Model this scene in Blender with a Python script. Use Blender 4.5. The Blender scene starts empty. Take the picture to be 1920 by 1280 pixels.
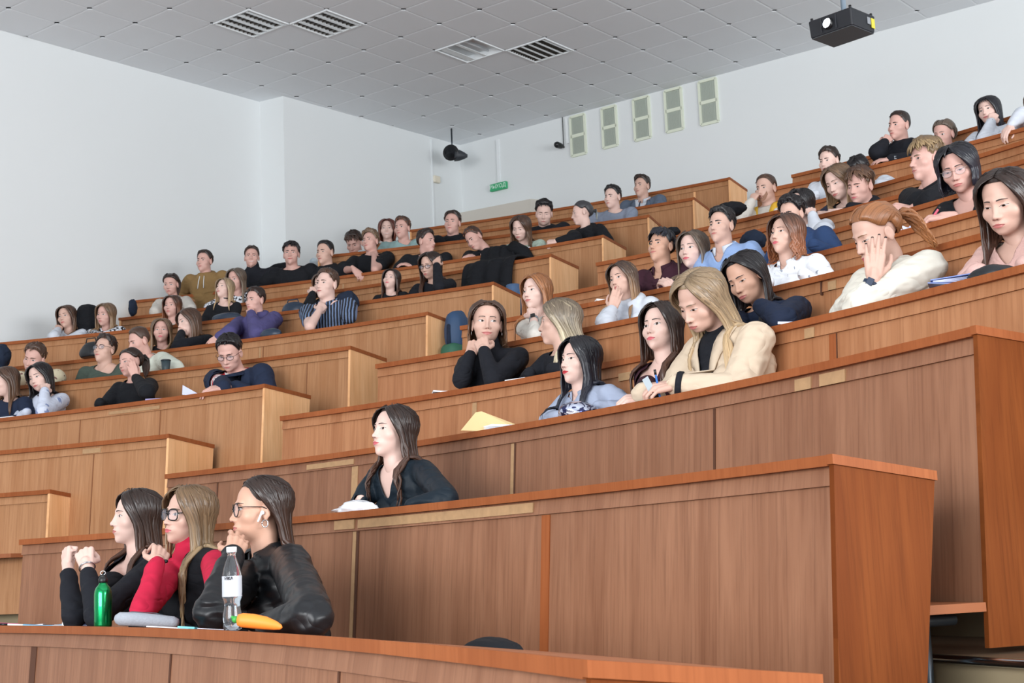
import bpy, bmesh, math, random
import numpy as np
from mathutils import Vector, Matrix, noise

# ------------------------------------------------------------------ camera, world, light, exposure
SC = bpy.context.scene
COL = SC.collection
FPX, PITCH, ROLL = 2713.1, 0.155785, -0.0429578      # focal length in pixels of a 1920 px frame
ZC = 1.5                                             # camera height over the front floor

def cam_axes():
    f = np.array([0, math.cos(PITCH), math.sin(PITCH)])
    r0 = np.array([1., 0, 0]); u0 = np.cross(r0, f)
    r = math.cos(ROLL)*r0 + math.sin(ROLL)*u0
    u = -math.sin(ROLL)*r0 + math.cos(ROLL)*u0
    return np.array([r, u, f])
CAM = cam_axes()
cd = bpy.data.cameras.new('camera'); cam = bpy.data.objects.new('camera', cd); COL.objects.link(cam)
cd.sensor_width = 36; cd.lens = FPX*36/1920; cd.clip_end = 200
M = Matrix.Identity(4)
for i in range(3):
    M[i][0] = CAM[0][i]; M[i][1] = CAM[1][i]; M[i][2] = -CAM[2][i]
M[2][3] = ZC
cam.matrix_world = M
cd.dof.use_dof = True; cd.dof.focus_distance = 6.2; cd.dof.aperture_fstop = 13
SC.camera = cam

W = bpy.data.worlds.new('world'); SC.world = W; W.use_nodes = True
bg = W.node_tree.nodes['Background']; bg.inputs[0].default_value = (0.87, 0.94, 1.0, 1); bg.inputs[1].default_value = 0.66
def area(name, loc, target, sx, sy, power, color):
    l = bpy.data.lights.new(name, 'AREA'); l.shape = 'RECTANGLE'; l.size = sx; l.size_y = sy
    l.energy = power; l.color = color
    o = bpy.data.objects.new(name, l); COL.objects.link(o); o.location = loc
    o.rotation_euler = (Vector(target)-Vector(loc)).to_track_quat('-Z', 'Y').to_euler()
    return o
# daylight of the tall windows along the right-hand side wall and at the front of the hall (both behind the camera)
area('daylight_right', (9.5, -1.0, 3.6), (-1.5, 10.5, 5.6), 9, 4, 1380, (0.96, 0.98, 1.0))
area('daylight_front', (-5.5, -4.5, 3.4), (0.0, 10.0, 5.6), 8, 4, 1300, (0.97, 0.985, 1.0))
SC.view_settings.view_transform = 'Standard'
SC.view_settings.look = 'None'
SC.view_settings.exposure = 0.34
SC.view_settings.gamma = 1.0
SC.view_settings.use_curve_mapping = False

# ------------------------------------------------------------------ helpers
def lin(c):
    return tuple(((v/255)/12.92 if v/255 <= 0.04045 else ((v/255+0.055)/1.055)**2.4) for v in c)
def ray(x, y):
    return np.array([(x-960)/FPX, (640-y)/FPX, 1.0]) @ CAM
O = np.array([0, 0, ZC])
def on_plane(x, y, z):                     # horizontal plane, z over the floor
    r = ray(x, y); return O + r*((z-ZC)/r[2])
def on_wall(x, y, A, B):                   # vertical plane through A, B
    r = ray(x, y); n = np.array([-(B[1]-A[1]), B[0]-A[0], 0.]); n /= np.linalg.norm(n)
    return O + r*(np.dot(n, np.array([A[0], A[1], 0])-O*[1, 1, 0])/np.dot(n, r))
def at_depth(x, y, d):                     # point seen at a pixel, d metres along y
    r = ray(x, y); return O + r*(d/r[1])

def mesh(name, V, F, mat=None, parent=None, smooth=False, uv=None, mats=None, midx=None):
    me = bpy.data.meshes.new(name)
    V = np.asarray(V, dtype=np.float32).reshape(-1, 3)
    me.from_pydata(V.tolist() if len(V) < 50 else V, [], [tuple(int(i) for i in f) for f in F])
    if mats:
        for m in mats: me.materials.append(m)
        if midx is not None: me.polygons.foreach_set('material_index', np.asarray(midx, dtype=np.int32))
    elif mat: me.materials.append(mat)
    if uv is not None:
        l = me.uv_layers.new(name='UVMap'); idx = np.zeros(len(me.loops), dtype=np.int32)
        me.loops.foreach_get('vertex_index', idx)
        l.data.foreach_set('uv', np.asarray(uv, dtype=np.float32)[idx].ravel())
    if smooth: me.polygons.foreach_set('use_smooth', np.ones(len(me.polygons), dtype=bool))
    me.update()
    o = bpy.data.objects.new(name, me); COL.objects.link(o)
    if parent: o.parent = parent
    return o
def empty(name, loc, label=None, cat=None, group=None):
    o = bpy.data.objects.new(name, None); COL.objects.link(o); o.location = loc
    o.empty_display_size = 0.1
    if label: o['label'] = label
    if cat: o['category'] = cat
    if group: o['group'] = group
    return o
def tag(o, label=None, cat=None, group=None, kind=None):
    if label: o['label'] = label
    if cat: o['category'] = cat
    if group: o['group'] = group
    if kind: o['kind'] = kind
    return o
def local(parent, V):                      # world points -> parent space (parents are only translated)
    q = np.zeros(3)
    while parent is not None: q = q+np.array(parent.location); parent = parent.parent
    return np.asarray(V, float).reshape(-1, 3) - q

class MB:                                   # mesh collector
    def __init__(s): s.V = []; s.F = []; s.uv = []; s.n = 0
    def add(s, V, F, uv=None):
        V = np.asarray(V, float).reshape(-1, 3)
        s.V.append(V); s.F += [[int(i)+s.n for i in f] for f in F]
        s.uv.append(np.zeros((len(V), 2)) if uv is None else np.asarray(uv, float)); s.n += len(V)
        return s
    def build(s, name, mat, parent=None, smooth=False, off=None):
        V = np.concatenate(s.V)
        if parent is not None: V = local(parent, V)
        o = mesh(name, V, s.F, mat, parent, smooth, uv=np.concatenate(s.uv)); return o
BOXF = [(0, 3, 2, 1), (4, 5, 6, 7), (0, 1, 5, 4), (1, 2, 6, 5), (2, 3, 7, 6), (3, 0, 4, 7)]
def hexa(P):                                # 8 points: bottom ring then top ring
    return np.array(P, float), BOXF
def box_at(c, sx, sy, sz, R=None):
    V = np.array([[x, y, z] for z in (-.5, .5) for x, y in ((-.5, -.5), (.5, -.5), (.5, .5), (-.5, .5))])*[sx, sy, sz]
    if R is not None: V = V @ np.asarray(R).T
    return V + np.asarray(c, float), BOXF
def frame_z(d, hint=(0, 0, 1)):
    d = np.asarray(d, float); d = d/np.linalg.norm(d)
    h = np.asarray(hint, float)
    if abs(np.dot(d, h)/max(1e-9, np.linalg.norm(h))) > .98: h = np.array([1., 0, 0]) if abs(d[0]) < .9 else np.array([0., 1, 0])
    x = np.cross(h, d); x /= np.linalg.norm(x); y = np.cross(d, x)
    return x, y, d
def tube(P, R, n=10, cap=True, ex=None):    # swept tube; R scalar/list; ex = (a,b) ellipse factors with a fixed x axis hint
    P = np.asarray(P, float); m = len(P); R = np.broadcast_to(np.asarray(R, float), (m,))
    V = []; T = np.gradient(P, axis=0)
    px_ = None
    ang = np.linspace(0, 2*np.pi, n, endpoint=False)
    for i in range(m):
        t = T[i]/max(1e-9, np.linalg.norm(T[i]))
        if px_ is None:
            x, y, _ = frame_z(t)
        else:
            x = px_ - t*np.dot(px_, t); x /= max(1e-9, np.linalg.norm(x)); y = np.cross(t, x)
        px_ = x
        a, b = (1, 1) if ex is None else ex
        V.append(P[i] + R[i]*(np.outer(np.cos(ang)*a, x) + np.outer(np.sin(ang)*b, y)))
    V = np.concatenate(V); F = []
    for i in range(m-1):
        for j in range(n):
            k = (j+1) % n; F.append((i*n+j, i*n+k, (i+1)*n+k, (i+1)*n+j))
    if cap: F.append(tuple(range(n-1, -1, -1))); F.append(tuple((m-1)*n+j for j in range(n)))
    return V, F
def capsule(A, B, ra, rb, n=12, m=4):       # closed tapered capsule
    A = np.asarray(A, float); B = np.asarray(B, float); d = B-A; L = np.linalg.norm(d)
    if L < 1e-5: d = np.array([0, 0, 1.]); L = 1e-5
    d = d/L; x, y, _ = frame_z(d); P = []; R = []
    for i in range(m): a = (i+.6)/(m+.6)*math.pi/2; P.append(A - d*ra*math.cos(a)); R.append(ra*math.sin(a))
    P.append(A); R.append(ra); P.append(B); R.append(rb)
    for i in range(m-1, -1, -1): a = (i+.6)/(m+.6)*math.pi/2; P.append(B + d*rb*math.cos(a)); R.append(rb*math.sin(a))
    ang = np.linspace(0, 2*np.pi, n, endpoint=False); ring = np.outer(np.cos(ang), x)+np.outer(np.sin(ang), y)
    V = np.concatenate([p+r*ring for p, r in zip(P, R)]); F = []
    k = len(P)
    for i in range(k-1):
        for j in range(n): F.append((i*n+j, i*n+(j+1) % n, (i+1)*n+(j+1) % n, (i+1)*n+j))
    F.append(tuple(range(n-1, -1, -1))); F.append(tuple((k-1)*n+j for j in range(n)))
    return V, F
def ellipsoid(c, R3, n=14, m=9, rot=None):
    V = []; F = []
    for i in range(m):
        a = math.pi*(i+.35)/(m-.3)
        for j in range(n):
            b = 2*math.pi*j/n; V.append([math.sin(a)*math.cos(b), math.sin(a)*math.sin(b), math.cos(a)])
    V = np.array(V)*np.asarray(R3, float)
    if rot is not None: V = V @ np.asarray(rot).T
    V = V + np.asarray(c, float)
    for i in range(m-1):
        for j in range(n): F.append((i*n+j, (i+1)*n+j, (i+1)*n+(j+1) % n, i*n+(j+1) % n))
    F.append(tuple(range(n))); F.append(tuple((m-1)*n+j for j in range(n-1, -1, -1)))
    return V, F

# ------------------------------------------------------------------ materials
MATS = {}
def pmat(name, rgb, rough=.6, metal=0, spec=.5, bump=0, bscale=20, var=0, vscale=8, emis=None, trans=0, alpha=1, sheen=0, coat=0):
    if name in MATS: return MATS[name]
    m = bpy.data.materials.new(name); m.use_nodes = True; nt = m.node_tree; b = nt.nodes['Principled BSDF']
    c = (*lin(rgb), 1)
    b.inputs['Base Color'].default_value = c; b.inputs['Roughness'].default_value = rough
    b.inputs['Metallic'].default_value = metal; b.inputs['Specular IOR Level'].default_value = spec
    if trans: b.inputs['Transmission Weight'].default_value = trans
    if alpha < 1: b.inputs['Alpha'].default_value = alpha
    if sheen: b.inputs['Sheen Weight'].default_value = sheen; b.inputs['Sheen Roughness'].default_value = .5
    if coat: b.inputs['Coat Weight'].default_value = coat
    if emis: b.inputs['Emission Color'].default_value = (*lin(rgb), 1); b.inputs['Emission Strength'].default_value = emis
    if var or bump:
        tc = nt.nodes.new('ShaderNodeTexCoord')
    if var:
        n = nt.nodes.new('ShaderNodeTexNoise'); n.inputs['Scale'].default_value = vscale; n.inputs['Detail'].default_value = 4
        nt.links.new(tc.outputs['Object'], n.inputs['Vector'])
        mx = nt.nodes.new('ShaderNodeMix'); mx.data_type = 'RGBA'
        mx.inputs[6].default_value = tuple(v*(1-var) for v in c[:3])+(1,); mx.inputs[7].default_value = tuple(min(1, v*(1+var)) for v in c[:3])+(1,)
        nt.links.new(n.outputs['Fac'], mx.inputs[0]); nt.links.new(mx.outputs[2], b.inputs['Base Color'])
    if bump:
        n2 = nt.nodes.new('ShaderNodeTexNoise'); n2.inputs['Scale'].default_value = bscale; n2.inputs['Detail'].default_value = 3
        nt.links.new(tc.outputs['Object'], n2.inputs['Vector'])
        bp = nt.nodes.new('ShaderNodeBump'); bp.inputs['Strength'].default_value = min(1, bump); bp.inputs['Distance'].default_value = .004
        nt.links.new(n2.outputs['Fac'], bp.inputs['Height']); nt.links.new(bp.outputs[0], b.inputs['Normal'])
    MATS[name] = m
    return m
def wood(name, c1, c2, c3, rough=.45, plank=.11, seed=0, spec=.2):
    """laminate with upright grain: UV u runs along the board in metres, v is the height"""
    if name in MATS: return MATS[name]
    m = bpy.data.materials.new(name); m.use_nodes = True; nt = m.node_tree; N = nt.nodes.new; L = nt.links.new
    b = nt.nodes['Principled BSDF']; b.inputs['Roughness'].default_value = rough; b.inputs['Specular IOR Level'].default_value = spec
    uv = N('ShaderNodeUVMap'); uv.uv_map = 'UVMap'
    # strips of slightly different tone
    sep = N('ShaderNodeSeparateXYZ'); L(uv.outputs[0], sep.inputs[0])
    jt = N('ShaderNodeTexNoise'); jt.noise_dimensions = '1D'; jt.inputs['Scale'].default_value = 2.3; jt.inputs['W'].default_value = 0
    L(sep.outputs[0], jt.inputs['W'])
    ad = N('ShaderNodeMath'); ad.operation = 'MULTIPLY_ADD'; ad.inputs[1].default_value = .25; L(jt.outputs['Fac'], ad.inputs[0]); L(sep.outputs[0], ad.inputs[2])
    dv = N('ShaderNodeMath'); dv.operation = 'DIVIDE'; dv.inputs[1].default_value = plank; L(ad.outputs[0], dv.inputs[0])
    fl = N('ShaderNodeMath'); fl.operation = 'FLOOR'; L(dv.outputs[0], fl.inputs[0])
    wn = N('ShaderNodeTexWhiteNoise'); wn.noise_dimensions = '1D'
    ofs = N('ShaderNodeMath'); ofs.operation = 'ADD'; ofs.inputs[1].default_value = seed*17.3; L(fl.outputs[0], ofs.inputs[0]); L(ofs.outputs[0], wn.inputs['W'])
    # fine grain
    mp = N('ShaderNodeMapping'); mp.inputs['Scale'].default_value = (75, 2.2, 1); L(uv.outputs[0], mp.inputs[0])
    g = N('ShaderNodeTexNoise'); g.inputs['Scale'].default_value = 1; g.inputs['Detail'].default_value = 6; g.inputs['Roughness'].default_value = .65; L(mp.outputs[0], g.inputs['Vector'])
    mp2 = N('ShaderNodeMapping'); mp2.inputs['Scale'].default_value = (11, 1.1, 1); mp2.inputs['Location'].default_value = (seed*3.1, 0, 0); L(uv.outputs[0], mp2.inputs[0])
    g2 = N('ShaderNodeTexNoise'); g2.inputs['Scale'].default_value = 1; g2.inputs['Detail'].default_value = 5; g2.inputs['Distortion'].default_value = 1.2; L(mp2.outputs[0], g2.inputs['Vector'])
    mx = N('ShaderNodeMix'); mx.data_type = 'RGBA'; mx.inputs[6].default_value = (*lin(c1), 1); mx.inputs[7].default_value = (*lin(c2), 1)
    cr = N('ShaderNodeMath'); cr.operation = 'MULTIPLY_ADD'; cr.inputs[1].default_value = .42; L(wn.outputs['Value'], cr.inputs[0])
    g2s = N('ShaderNodeMapRange'); g2s.inputs[1].default_value = .3; g2s.inputs[2].default_value = .7; g2s.inputs[4].default_value = .6; L(g2.outputs['Fac'], g2s.inputs[0]); L(g2s.outputs[0], cr.inputs[2])
    L(cr.outputs[0], mx.inputs[0])
    mx2 = N('ShaderNodeMix'); mx2.data_type = 'RGBA'; mx2.inputs[7].default_value = (*lin(c3), 1)
    gs = N('ShaderNodeMapRange'); gs.inputs[1].default_value = .48; gs.inputs[2].default_value = .78; gs.inputs[4].default_value = .62; L(g.outputs['Fac'], gs.inputs[0])
    L(gs.outputs[0], mx2.inputs[0]); L(mx.outputs[2], mx2.inputs[6]); L(mx2.outputs[2], b.inputs['Base Color'])
    bp = N('ShaderNodeBump'); bp.inputs['Strength'].default_value = .08; bp.inputs['Distance'].default_value = .002; L(g.outputs['Fac'], bp.inputs['Height']); L(bp.outputs[0], b.inputs['Normal'])
    MATS[name] = m; return m
WD_R = wood('laminate_rose', (154, 110, 84), (128, 86, 63), (96, 61, 44))
WD_L = wood('laminate_honey', (184, 137, 99), (162, 113, 76), (128, 84, 52), seed=3)
WD_M = wood('laminate_amber', (182, 130, 92), (155, 102, 67), (126, 78, 48), seed=5)
WD_END = wood('laminate_end_orange', (128, 70, 32), (102, 50, 20), (80, 38, 14), plank=.14, seed=7, rough=.6, spec=.08)
WD_ENDL = wood('laminate_end_pale', (248, 198, 148), (226, 166, 114), (194, 132, 84), plank=.07, seed=9)
WD_TOP = wood('desktop_laminate', (170, 108, 74), (148, 86, 54), (128, 72, 44), rough=.35, plank=.3, seed=2)
WD_BAND = wood('edge_band', (160, 94, 56), (140, 78, 44), (122, 66, 36), plank=.5, seed=4, spec=.08)
M_TAPE = pmat('worn_board', (172, 136, 98), .7, var=.25, vscale=30)
M_JOINT = pmat('dark_joint', (84, 50, 32), .8)
M_JOINT2 = pmat('brown_joint', (134, 88, 56), .8)
M_WALL = pmat('painted_wall', (224, 228, 229), .85, var=.02, vscale=.7, bump=.05, bscale=60)
M_METAL = pmat('dark_steel', (72, 78, 84), .35, metal=.8)
M_CHROME = pmat('chrome', (200, 205, 210), .2, metal=1)
M_BLACKP = pmat('black_plastic', (20, 21, 24), .4)
M_WHITEP = pmat('white_paint', (232, 236, 238), .5)
M_PAPER = pmat('paper', (232, 236, 244), .8)
M_FLOOR = pmat('brown_linoleum', (92, 72, 52), .6, var=.2, vscale=3)
M_RISER = pmat('riser_board', (150, 136, 108), .7, var=.15, vscale=5)

# ------------------------------------------------------------------ the curves of the desk rows
HH = [None, -.15, .28, .70, 1.04, 1.40, 1.77, 2.14, 2.52, 2.90, 3.27, 3.65, 4.02, 4.40]   # desk edge over the camera
PH = math.radians(42)
RC, LC = -0.04467, -0.02785
RAB = {1: (.964, -.652), 2: (2.732, -.535), 3: (3.344, -.621), 4: (4.263, -.556), 5: (5.079, -.528), 6: (5.982, -.537), 7: (6.607, -.606),
       8: (7.755, -.554), 9: (8.321, -.614), 10: (9.704, -.488), 11: (10.029, -.592)}
LAB = {3: (6.342, -.170), 4: (5.996, -.231), 5: (5.733, -.328), 6: (7.312, -.251), 7: (7.761, -.306), 8: (9.136, -.255), 9: (9.279, -.341),
       10: (10.616, -.312), 11: (12.752, -.182), 12: (12.926, -.275), 13: (13.143, -.341)}
def coef(blk, k):
    a, b = (RAB if blk == 'R' else LAB)[k]; return a, b, (RC if blk == 'R' else LC)
def st(x, y): return x*math.cos(PH)-y*math.sin(PH), x*math.sin(PH)+y*math.cos(PH)
def xy(s, t): return s*math.cos(PH)+t*math.sin(PH), -s*math.sin(PH)+t*math.cos(PH)
def normal(blk, k, s):                      # unit vector pointing away from the stage
    a, b, c = coef(blk, k); sl = b+2*c*s; n = np.array(xy(-sl, 1.)); return n/np.linalg.norm(n)
def edge(blk, k, s, d=0):
    a, b, c = coef(blk, k); p = np.array(xy(s, a+b*s+c*s*s)); return p + normal(blk, k, s)*d
def desk_z(k): return ZC+HH[k]
def proj(P):
    q = CAM @ (np.asarray(P, float)-O); return 960+FPX*q[0]/q[2], 640-FPX*q[1]/q[2]
def s_of_px(blk, k, x, y=0):                # where along the row's edge pixel column x falls
    best = None
    for s in np.linspace(-16, 0, 1601):
        p = edge(blk, k, s); P = np.array([p[0], p[1], desk_z(k)])
        if P[1] < .5: continue
        X = proj(P)[0]
        if best is None or abs(X-x) < best[0]: best = (abs(X-x), s)
    lo, hi = best[1]-.02, best[1]+.02
    g = lambda s: proj(np.append(edge(blk, k, s), desk_z(k)))[0]-x
    for _ in range(22):
        mid = (lo+hi)/2
        if g(mid) < 0: lo = mid
        else: hi = mid
    return (lo+hi)/2
def s_px_d(blk, k, x, d):                    # the same for a line d metres behind the edge
    g = lambda s: proj(np.append(edge(blk, k, s, d), desk_z(k)))[0]-x
    s0 = s_of_px(blk, k, x); lo, hi = s0-1.2, s0+.6
    for _ in range(30):
        mid = (lo+hi)/2
        if g(mid) < 0: lo = mid
        else: hi = mid
    return (lo+hi)/2
def hit(blk, k, x, y, d):                   # point on the pixel's ray that lies d behind the row's front edge
    r = ray(x, y); a, b, c = coef(blk, k)
    def g(l):
        P = O + r*l; s, t = st(P[0], P[1]); sl = b+2*c*s
        return (t-(a+b*s+c*s*s))/math.sqrt(1+sl*sl)-d
    prev = g(.8); l = .8
    while l < 40:
        l2 = l+.1; v = g(l2)
        if prev < 0 <= v:
            lo, hi = l, l2
            for _ in range(30):
                mid = (lo+hi)/2
                if g(mid) < 0: lo = mid
                else: hi = mid
            return O + r*lo
        prev = v; l = l2
    raise RuntimeError('no hit %s%d %s' % (blk, k, (x, y)))
# ------------------------------------------------------------------ the room shell
HC = ZC+6.179
CORN = np.array([-0.64, 20.56]); BDIR = (np.array([5.65, 15.79])-CORN); BDIR /= np.linalg.norm(BDIR)
BEND = CORN+BDIR*17
LA0, LA1, LB1 = np.array([-5.565, 15.39]), np.array([-3.17, 18.22]), np.array([-2.83, 18.03])
LDIR = (LA1-LA0)/np.linalg.norm(LA1-LA0); LSTART = LA0-LDIR*13
def wall_strip(name, pts, inner, z0=-.2, z1=HC+.3, th=.2):
    """wall along a 2D polyline; 'inner' is a point inside the room"""
    V = []; F = []; n = len(pts)
    P = [np.array(p, float) for p in pts]
    off = []
    for i in range(n):
        ds = []
        if i > 0: ds.append(P[i]-P[i-1])
        if i < n-1: ds.append(P[i+1]-P[i])
        m = np.zeros(2)
        for d in ds:
            q = np.array([-d[1], d[0]])/np.linalg.norm(d)
            if np.dot(q, np.array(inner)-P[i]) > 0: q = -q
            m += q
        off.append(m/np.linalg.norm(m)*th)
    for i in range(n):
        for q in (P[i], P[i]+off[i]):
            V += [[q[0], q[1], z0], [q[0], q[1], z1]]
    for i in range(n-1):
        a = i*4; b = a+4
        F += [(a, a+1, b+1, b), (a+2, b+2, b+3, a+3), (a+1, a+3, b+3, b+1), (a, b, b+2, a+2)]
    F += [(0, 2, 3, 1), ((n-1)*4, (n-1)*4+1, (n-1)*4+3, (n-1)*4+2)]
    o = mesh(name, V, F, M_WALL); tag(o, kind='structure'); return o
INN = (1, 10)
wall_strip('wall_left', [LSTART, LA1, LB1, CORN], INN)
wall_strip('wall_back', [CORN, BEND], INN)
# ---- ceiling: 60 cm tiles with clipped corners under a dark void
G = 0.120098
U2 = np.array([math.cos(G), math.sin(G)]); V2 = np.array([-math.sin(G), math.cos(G)]); TT = np.array([0.6399, 15.4974]); HD = .6/math.sqrt(2)
E1 = (U2+V2)*HD; E2 = (V2-U2)*HD
def cp(i, j): return TT+E1*i+E2*j
TROF = {(-4, 4): 0, (-3, 3): 1, (0, 2): 2, (1, 1): 3}
mb = MB(); T = HC
for i in range(-24, 6):
    for j in range(-20, 9):
        if (i, j) in TROF: continue
        if i > 4 and j > 6: continue
        pts = []
        for k, (e, z) in enumerate(((.0015, .012), (.0015, .003), (.02, 0))):
            ch = .036 if k < 2 else .05
            lo, hi = e/.6, 1-e/.6; c = ch/.6
            for u, v in ((lo+c, lo), (hi-c, lo), (hi, lo+c), (hi, hi-c), (hi-c, hi), (lo+c, hi), (lo, hi-c), (lo, lo+c)):
                p = cp(i+u, j+v); pts.append([p[0], p[1], T+z])
        F = []
        for a in range(2):
            for q in range(8): F.append((a*8+q, a*8+(q+1) % 8, a*8+8+(q+1) % 8, a*8+8+q))
        F.append(tuple(range(16, 24)))
        mb.add(pts, F)
M_TILE = pmat('ceiling_tile', (232, 236, 240), .8, var=.035, vscale=.9, bump=.12, bscale=90)
M_VOID = pmat('ceiling_void', (120, 124, 128), .9)
ceil = mb.build('ceiling', M_TILE); tag(ceil, kind='structure')
p4 = [cp(-26, -22), cp(6.2, -22), cp(6.2, 9), cp(-26, 9)]
vv = [[p[0], p[1], T+z] for z in (.13, .18) for p in p4]
o = mesh('ceiling_backing', vv, BOXF, M_VOID, ceil)
M_LOUV = pmat('louvre_white', (236, 240, 242), .25, metal=.3)
M_LOUVD = pmat('louvre_dark_metal', (110, 104, 98), .35, metal=.8)  # dark metal of the louvre blades
M_TUBE = pmat('lamp_tube', (235, 240, 245), .3)
LROT = np.array([[E1[0]/.6, E2[0]/.6, 0], [E1[1]/.6, E2[1]/.6, 0], [0, 0, 1]])
TL = {0: 'square louvred ceiling light, leftmost of the four', 1: 'square louvred ceiling light, second from the left',
      2: 'square ceiling light with its louvre missing and bare tubes showing', 3: 'square ceiling light with a fine grid louvre, nearest the corner'}
for (i, j), kind in TROF.items():
    c = cp(i+.5, j+.5); root = empty('ceiling_light', (c[0], c[1], T), TL[kind], 'light', 'square ceiling lights')
    def bx(b, x, y, z, sx, sy, sz):
        V, F = box_at((0, 0, 0), sx, sy, sz); V = (V+[x, y, z]) @ LROT.T + [c[0], c[1], T]; b.add(V, F)
    h = MB()
    for s in (-1, 1): bx(h, s*.288, 0, .035, .02, .595, .09); bx(h, 0, s*.288, .035, .56, .02, .09)
    bx(h, 0, 0, .075, .56, .56, .01)
    h.build('housing', M_WHITEP if kind != 1 else M_WHITEP, root)
    l = MB()
    n = {0: 4, 1: 4, 2: 2, 3: 5}[kind]
    for q in range(n):
        y = (-.5+(q+.5)/n)*.54
        if kind == 2:
            y = (.19, -.02)[q]
            bx(l, 0, y, -.002, .53, .09-.05*q, .008)
        else: bx(l, 0, y-.035, .004, .55, .034 if kind < 2 else .018, .028)
    l.build('reflector', M_LOUV, root)
    if kind != 2:
        d = MB(); m_ = 9 if kind < 2 else 12
        for q in range(m_): bx(d, (-.5+(q+.5)/m_)*.55, 0, .012, .004, .55, .022)
        if kind == 3:
            for q in range(5): bx(d, 0, (-.5+(q+.1)/5)*.54, .012, .55, .004, .02)
        d.build('louvre', M_LOUVD, root)
    tb = MB()
    for q in range(4 if kind != 2 else 3):
        y = (-.5+(q+.5)/4)*.54; A = np.array([-.26, y, .05]) @ LROT.T + [c[0], c[1], T]; B = np.array([.26, y, .05]) @ LROT.T + [c[0], c[1], T]
        tb.add(*tube([A, B], .013, 8))
    tb.build('lamp_tube', M_TUBE, root, smooth=True)

# ---- stepped floor
mb = MB(); rb = MB()
def strip(blk, k, s0, s1, da, nxt, db, z):
    S = np.linspace(s0, s1, 14); V = []; F = []
    for s in S:
        a = edge(blk, k, s, da)
        if nxt: b = edge(blk, k+1, s, db)
        else: b = edge(blk, k, s, db)
        V += [[a[0], a[1], z-.5], [a[0], a[1], z], [b[0], b[1], z], [b[0], b[1], z-.5]]
    for i in range(len(S)-1):
        a = i*4; b = a+4
        F += [(a+1, a+2, b+2, b+1), (a+2, a+3, b+3, b+2), (a, a+1, b+1, b)]
    mb.add(V, F)
    VR = []
    for s in S:
        for d_, zz in ((da-.001, -.37), (da-.001, -.002), (da-.014, -.002), (da-.014, -.37)):
            q = edge(blk, k, s, d_); VR.append([q[0], q[1], z+zz])
    rb.add(VR, [(i*4+j, i*4+4+j, i*4+4+(j+1) % 4, i*4+(j+1) % 4) for i in range(len(S)-1) for j in range(4)])
SR = {1: (-9, -.6), 2: (-8.8, -.5), 3: (-8.5, -.5), 4: (-8.1, 0), 5: (-7.95, 0), 6: (-8, 0), 7: (-8.2, -.5), 8: (-8.3, -1), 9: (-8.2, -1.5), 10: (-8.2, -1.5), 11: (-8.3, -2)}
for k in range(1, 12): strip('R', k, SR[k][0], SR[k][1], -.13, k < 11, -.13 if k < 11 else 1.4, desk_z(k)-1.02)
for k in range(3, 14): strip('L', k, -16, -7.95-.05*k, -.13, k < 13, -.13 if k < 13 else 2.5, desk_z(k)-1.02)
fl = mb.build('floor', M_FLOOR); tag(fl, kind='structure')
tag(rb.build('trim_1', M_RISER), kind='structure')
o = mesh('floor_slab', [[-16, -8, -.55], [16, -8, -.55], [16, 24, -.55], [-16, 24, -.55], [-16, -8, -.05], [16, -8, -.05], [16, 24, -.05], [-16, 24, -.05]], BOXF, M_FLOOR, fl)

# ------------------------------------------------------------------ desk rows
DEPTH_, DROP, PH_, TILT = .46, .05, 1.0, .075
def curve_slab(blk, k, s0, s1, prof, n=26, u0=0):
    """sweep a closed profile [(d, z)...] along the row; returns V,F,uv"""
    S = np.linspace(s0, s1, n); m = len(prof); V = []; UV = []; F = []; L = 0; last = None
    for s in S:
        p0 = edge(blk, k, s)
        if last is not None: L += np.linalg.norm(p0-last)
        last = p0; nn = normal(blk, k, s); acc = 0; pz = prof[0]
        for (d, z) in prof:
            acc += math.hypot(d-pz[0], z-pz[1]); pz = (d, z)
            p = p0+nn*d; V.append([p[0], p[1], desk_z(k)+z]); UV.append([L+u0, acc])
    for i in range(n-1):
        for j in range(m):
            a = i*m+j; b = i*m+(j+1) % m; F.append((a, a+m, b+m, b))
    F.append(tuple(range(m))); F.append(tuple((n-1)*m+j for j in range(m-1, -1, -1)))
    return np.array(V), F, np.array(UV)
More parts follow.
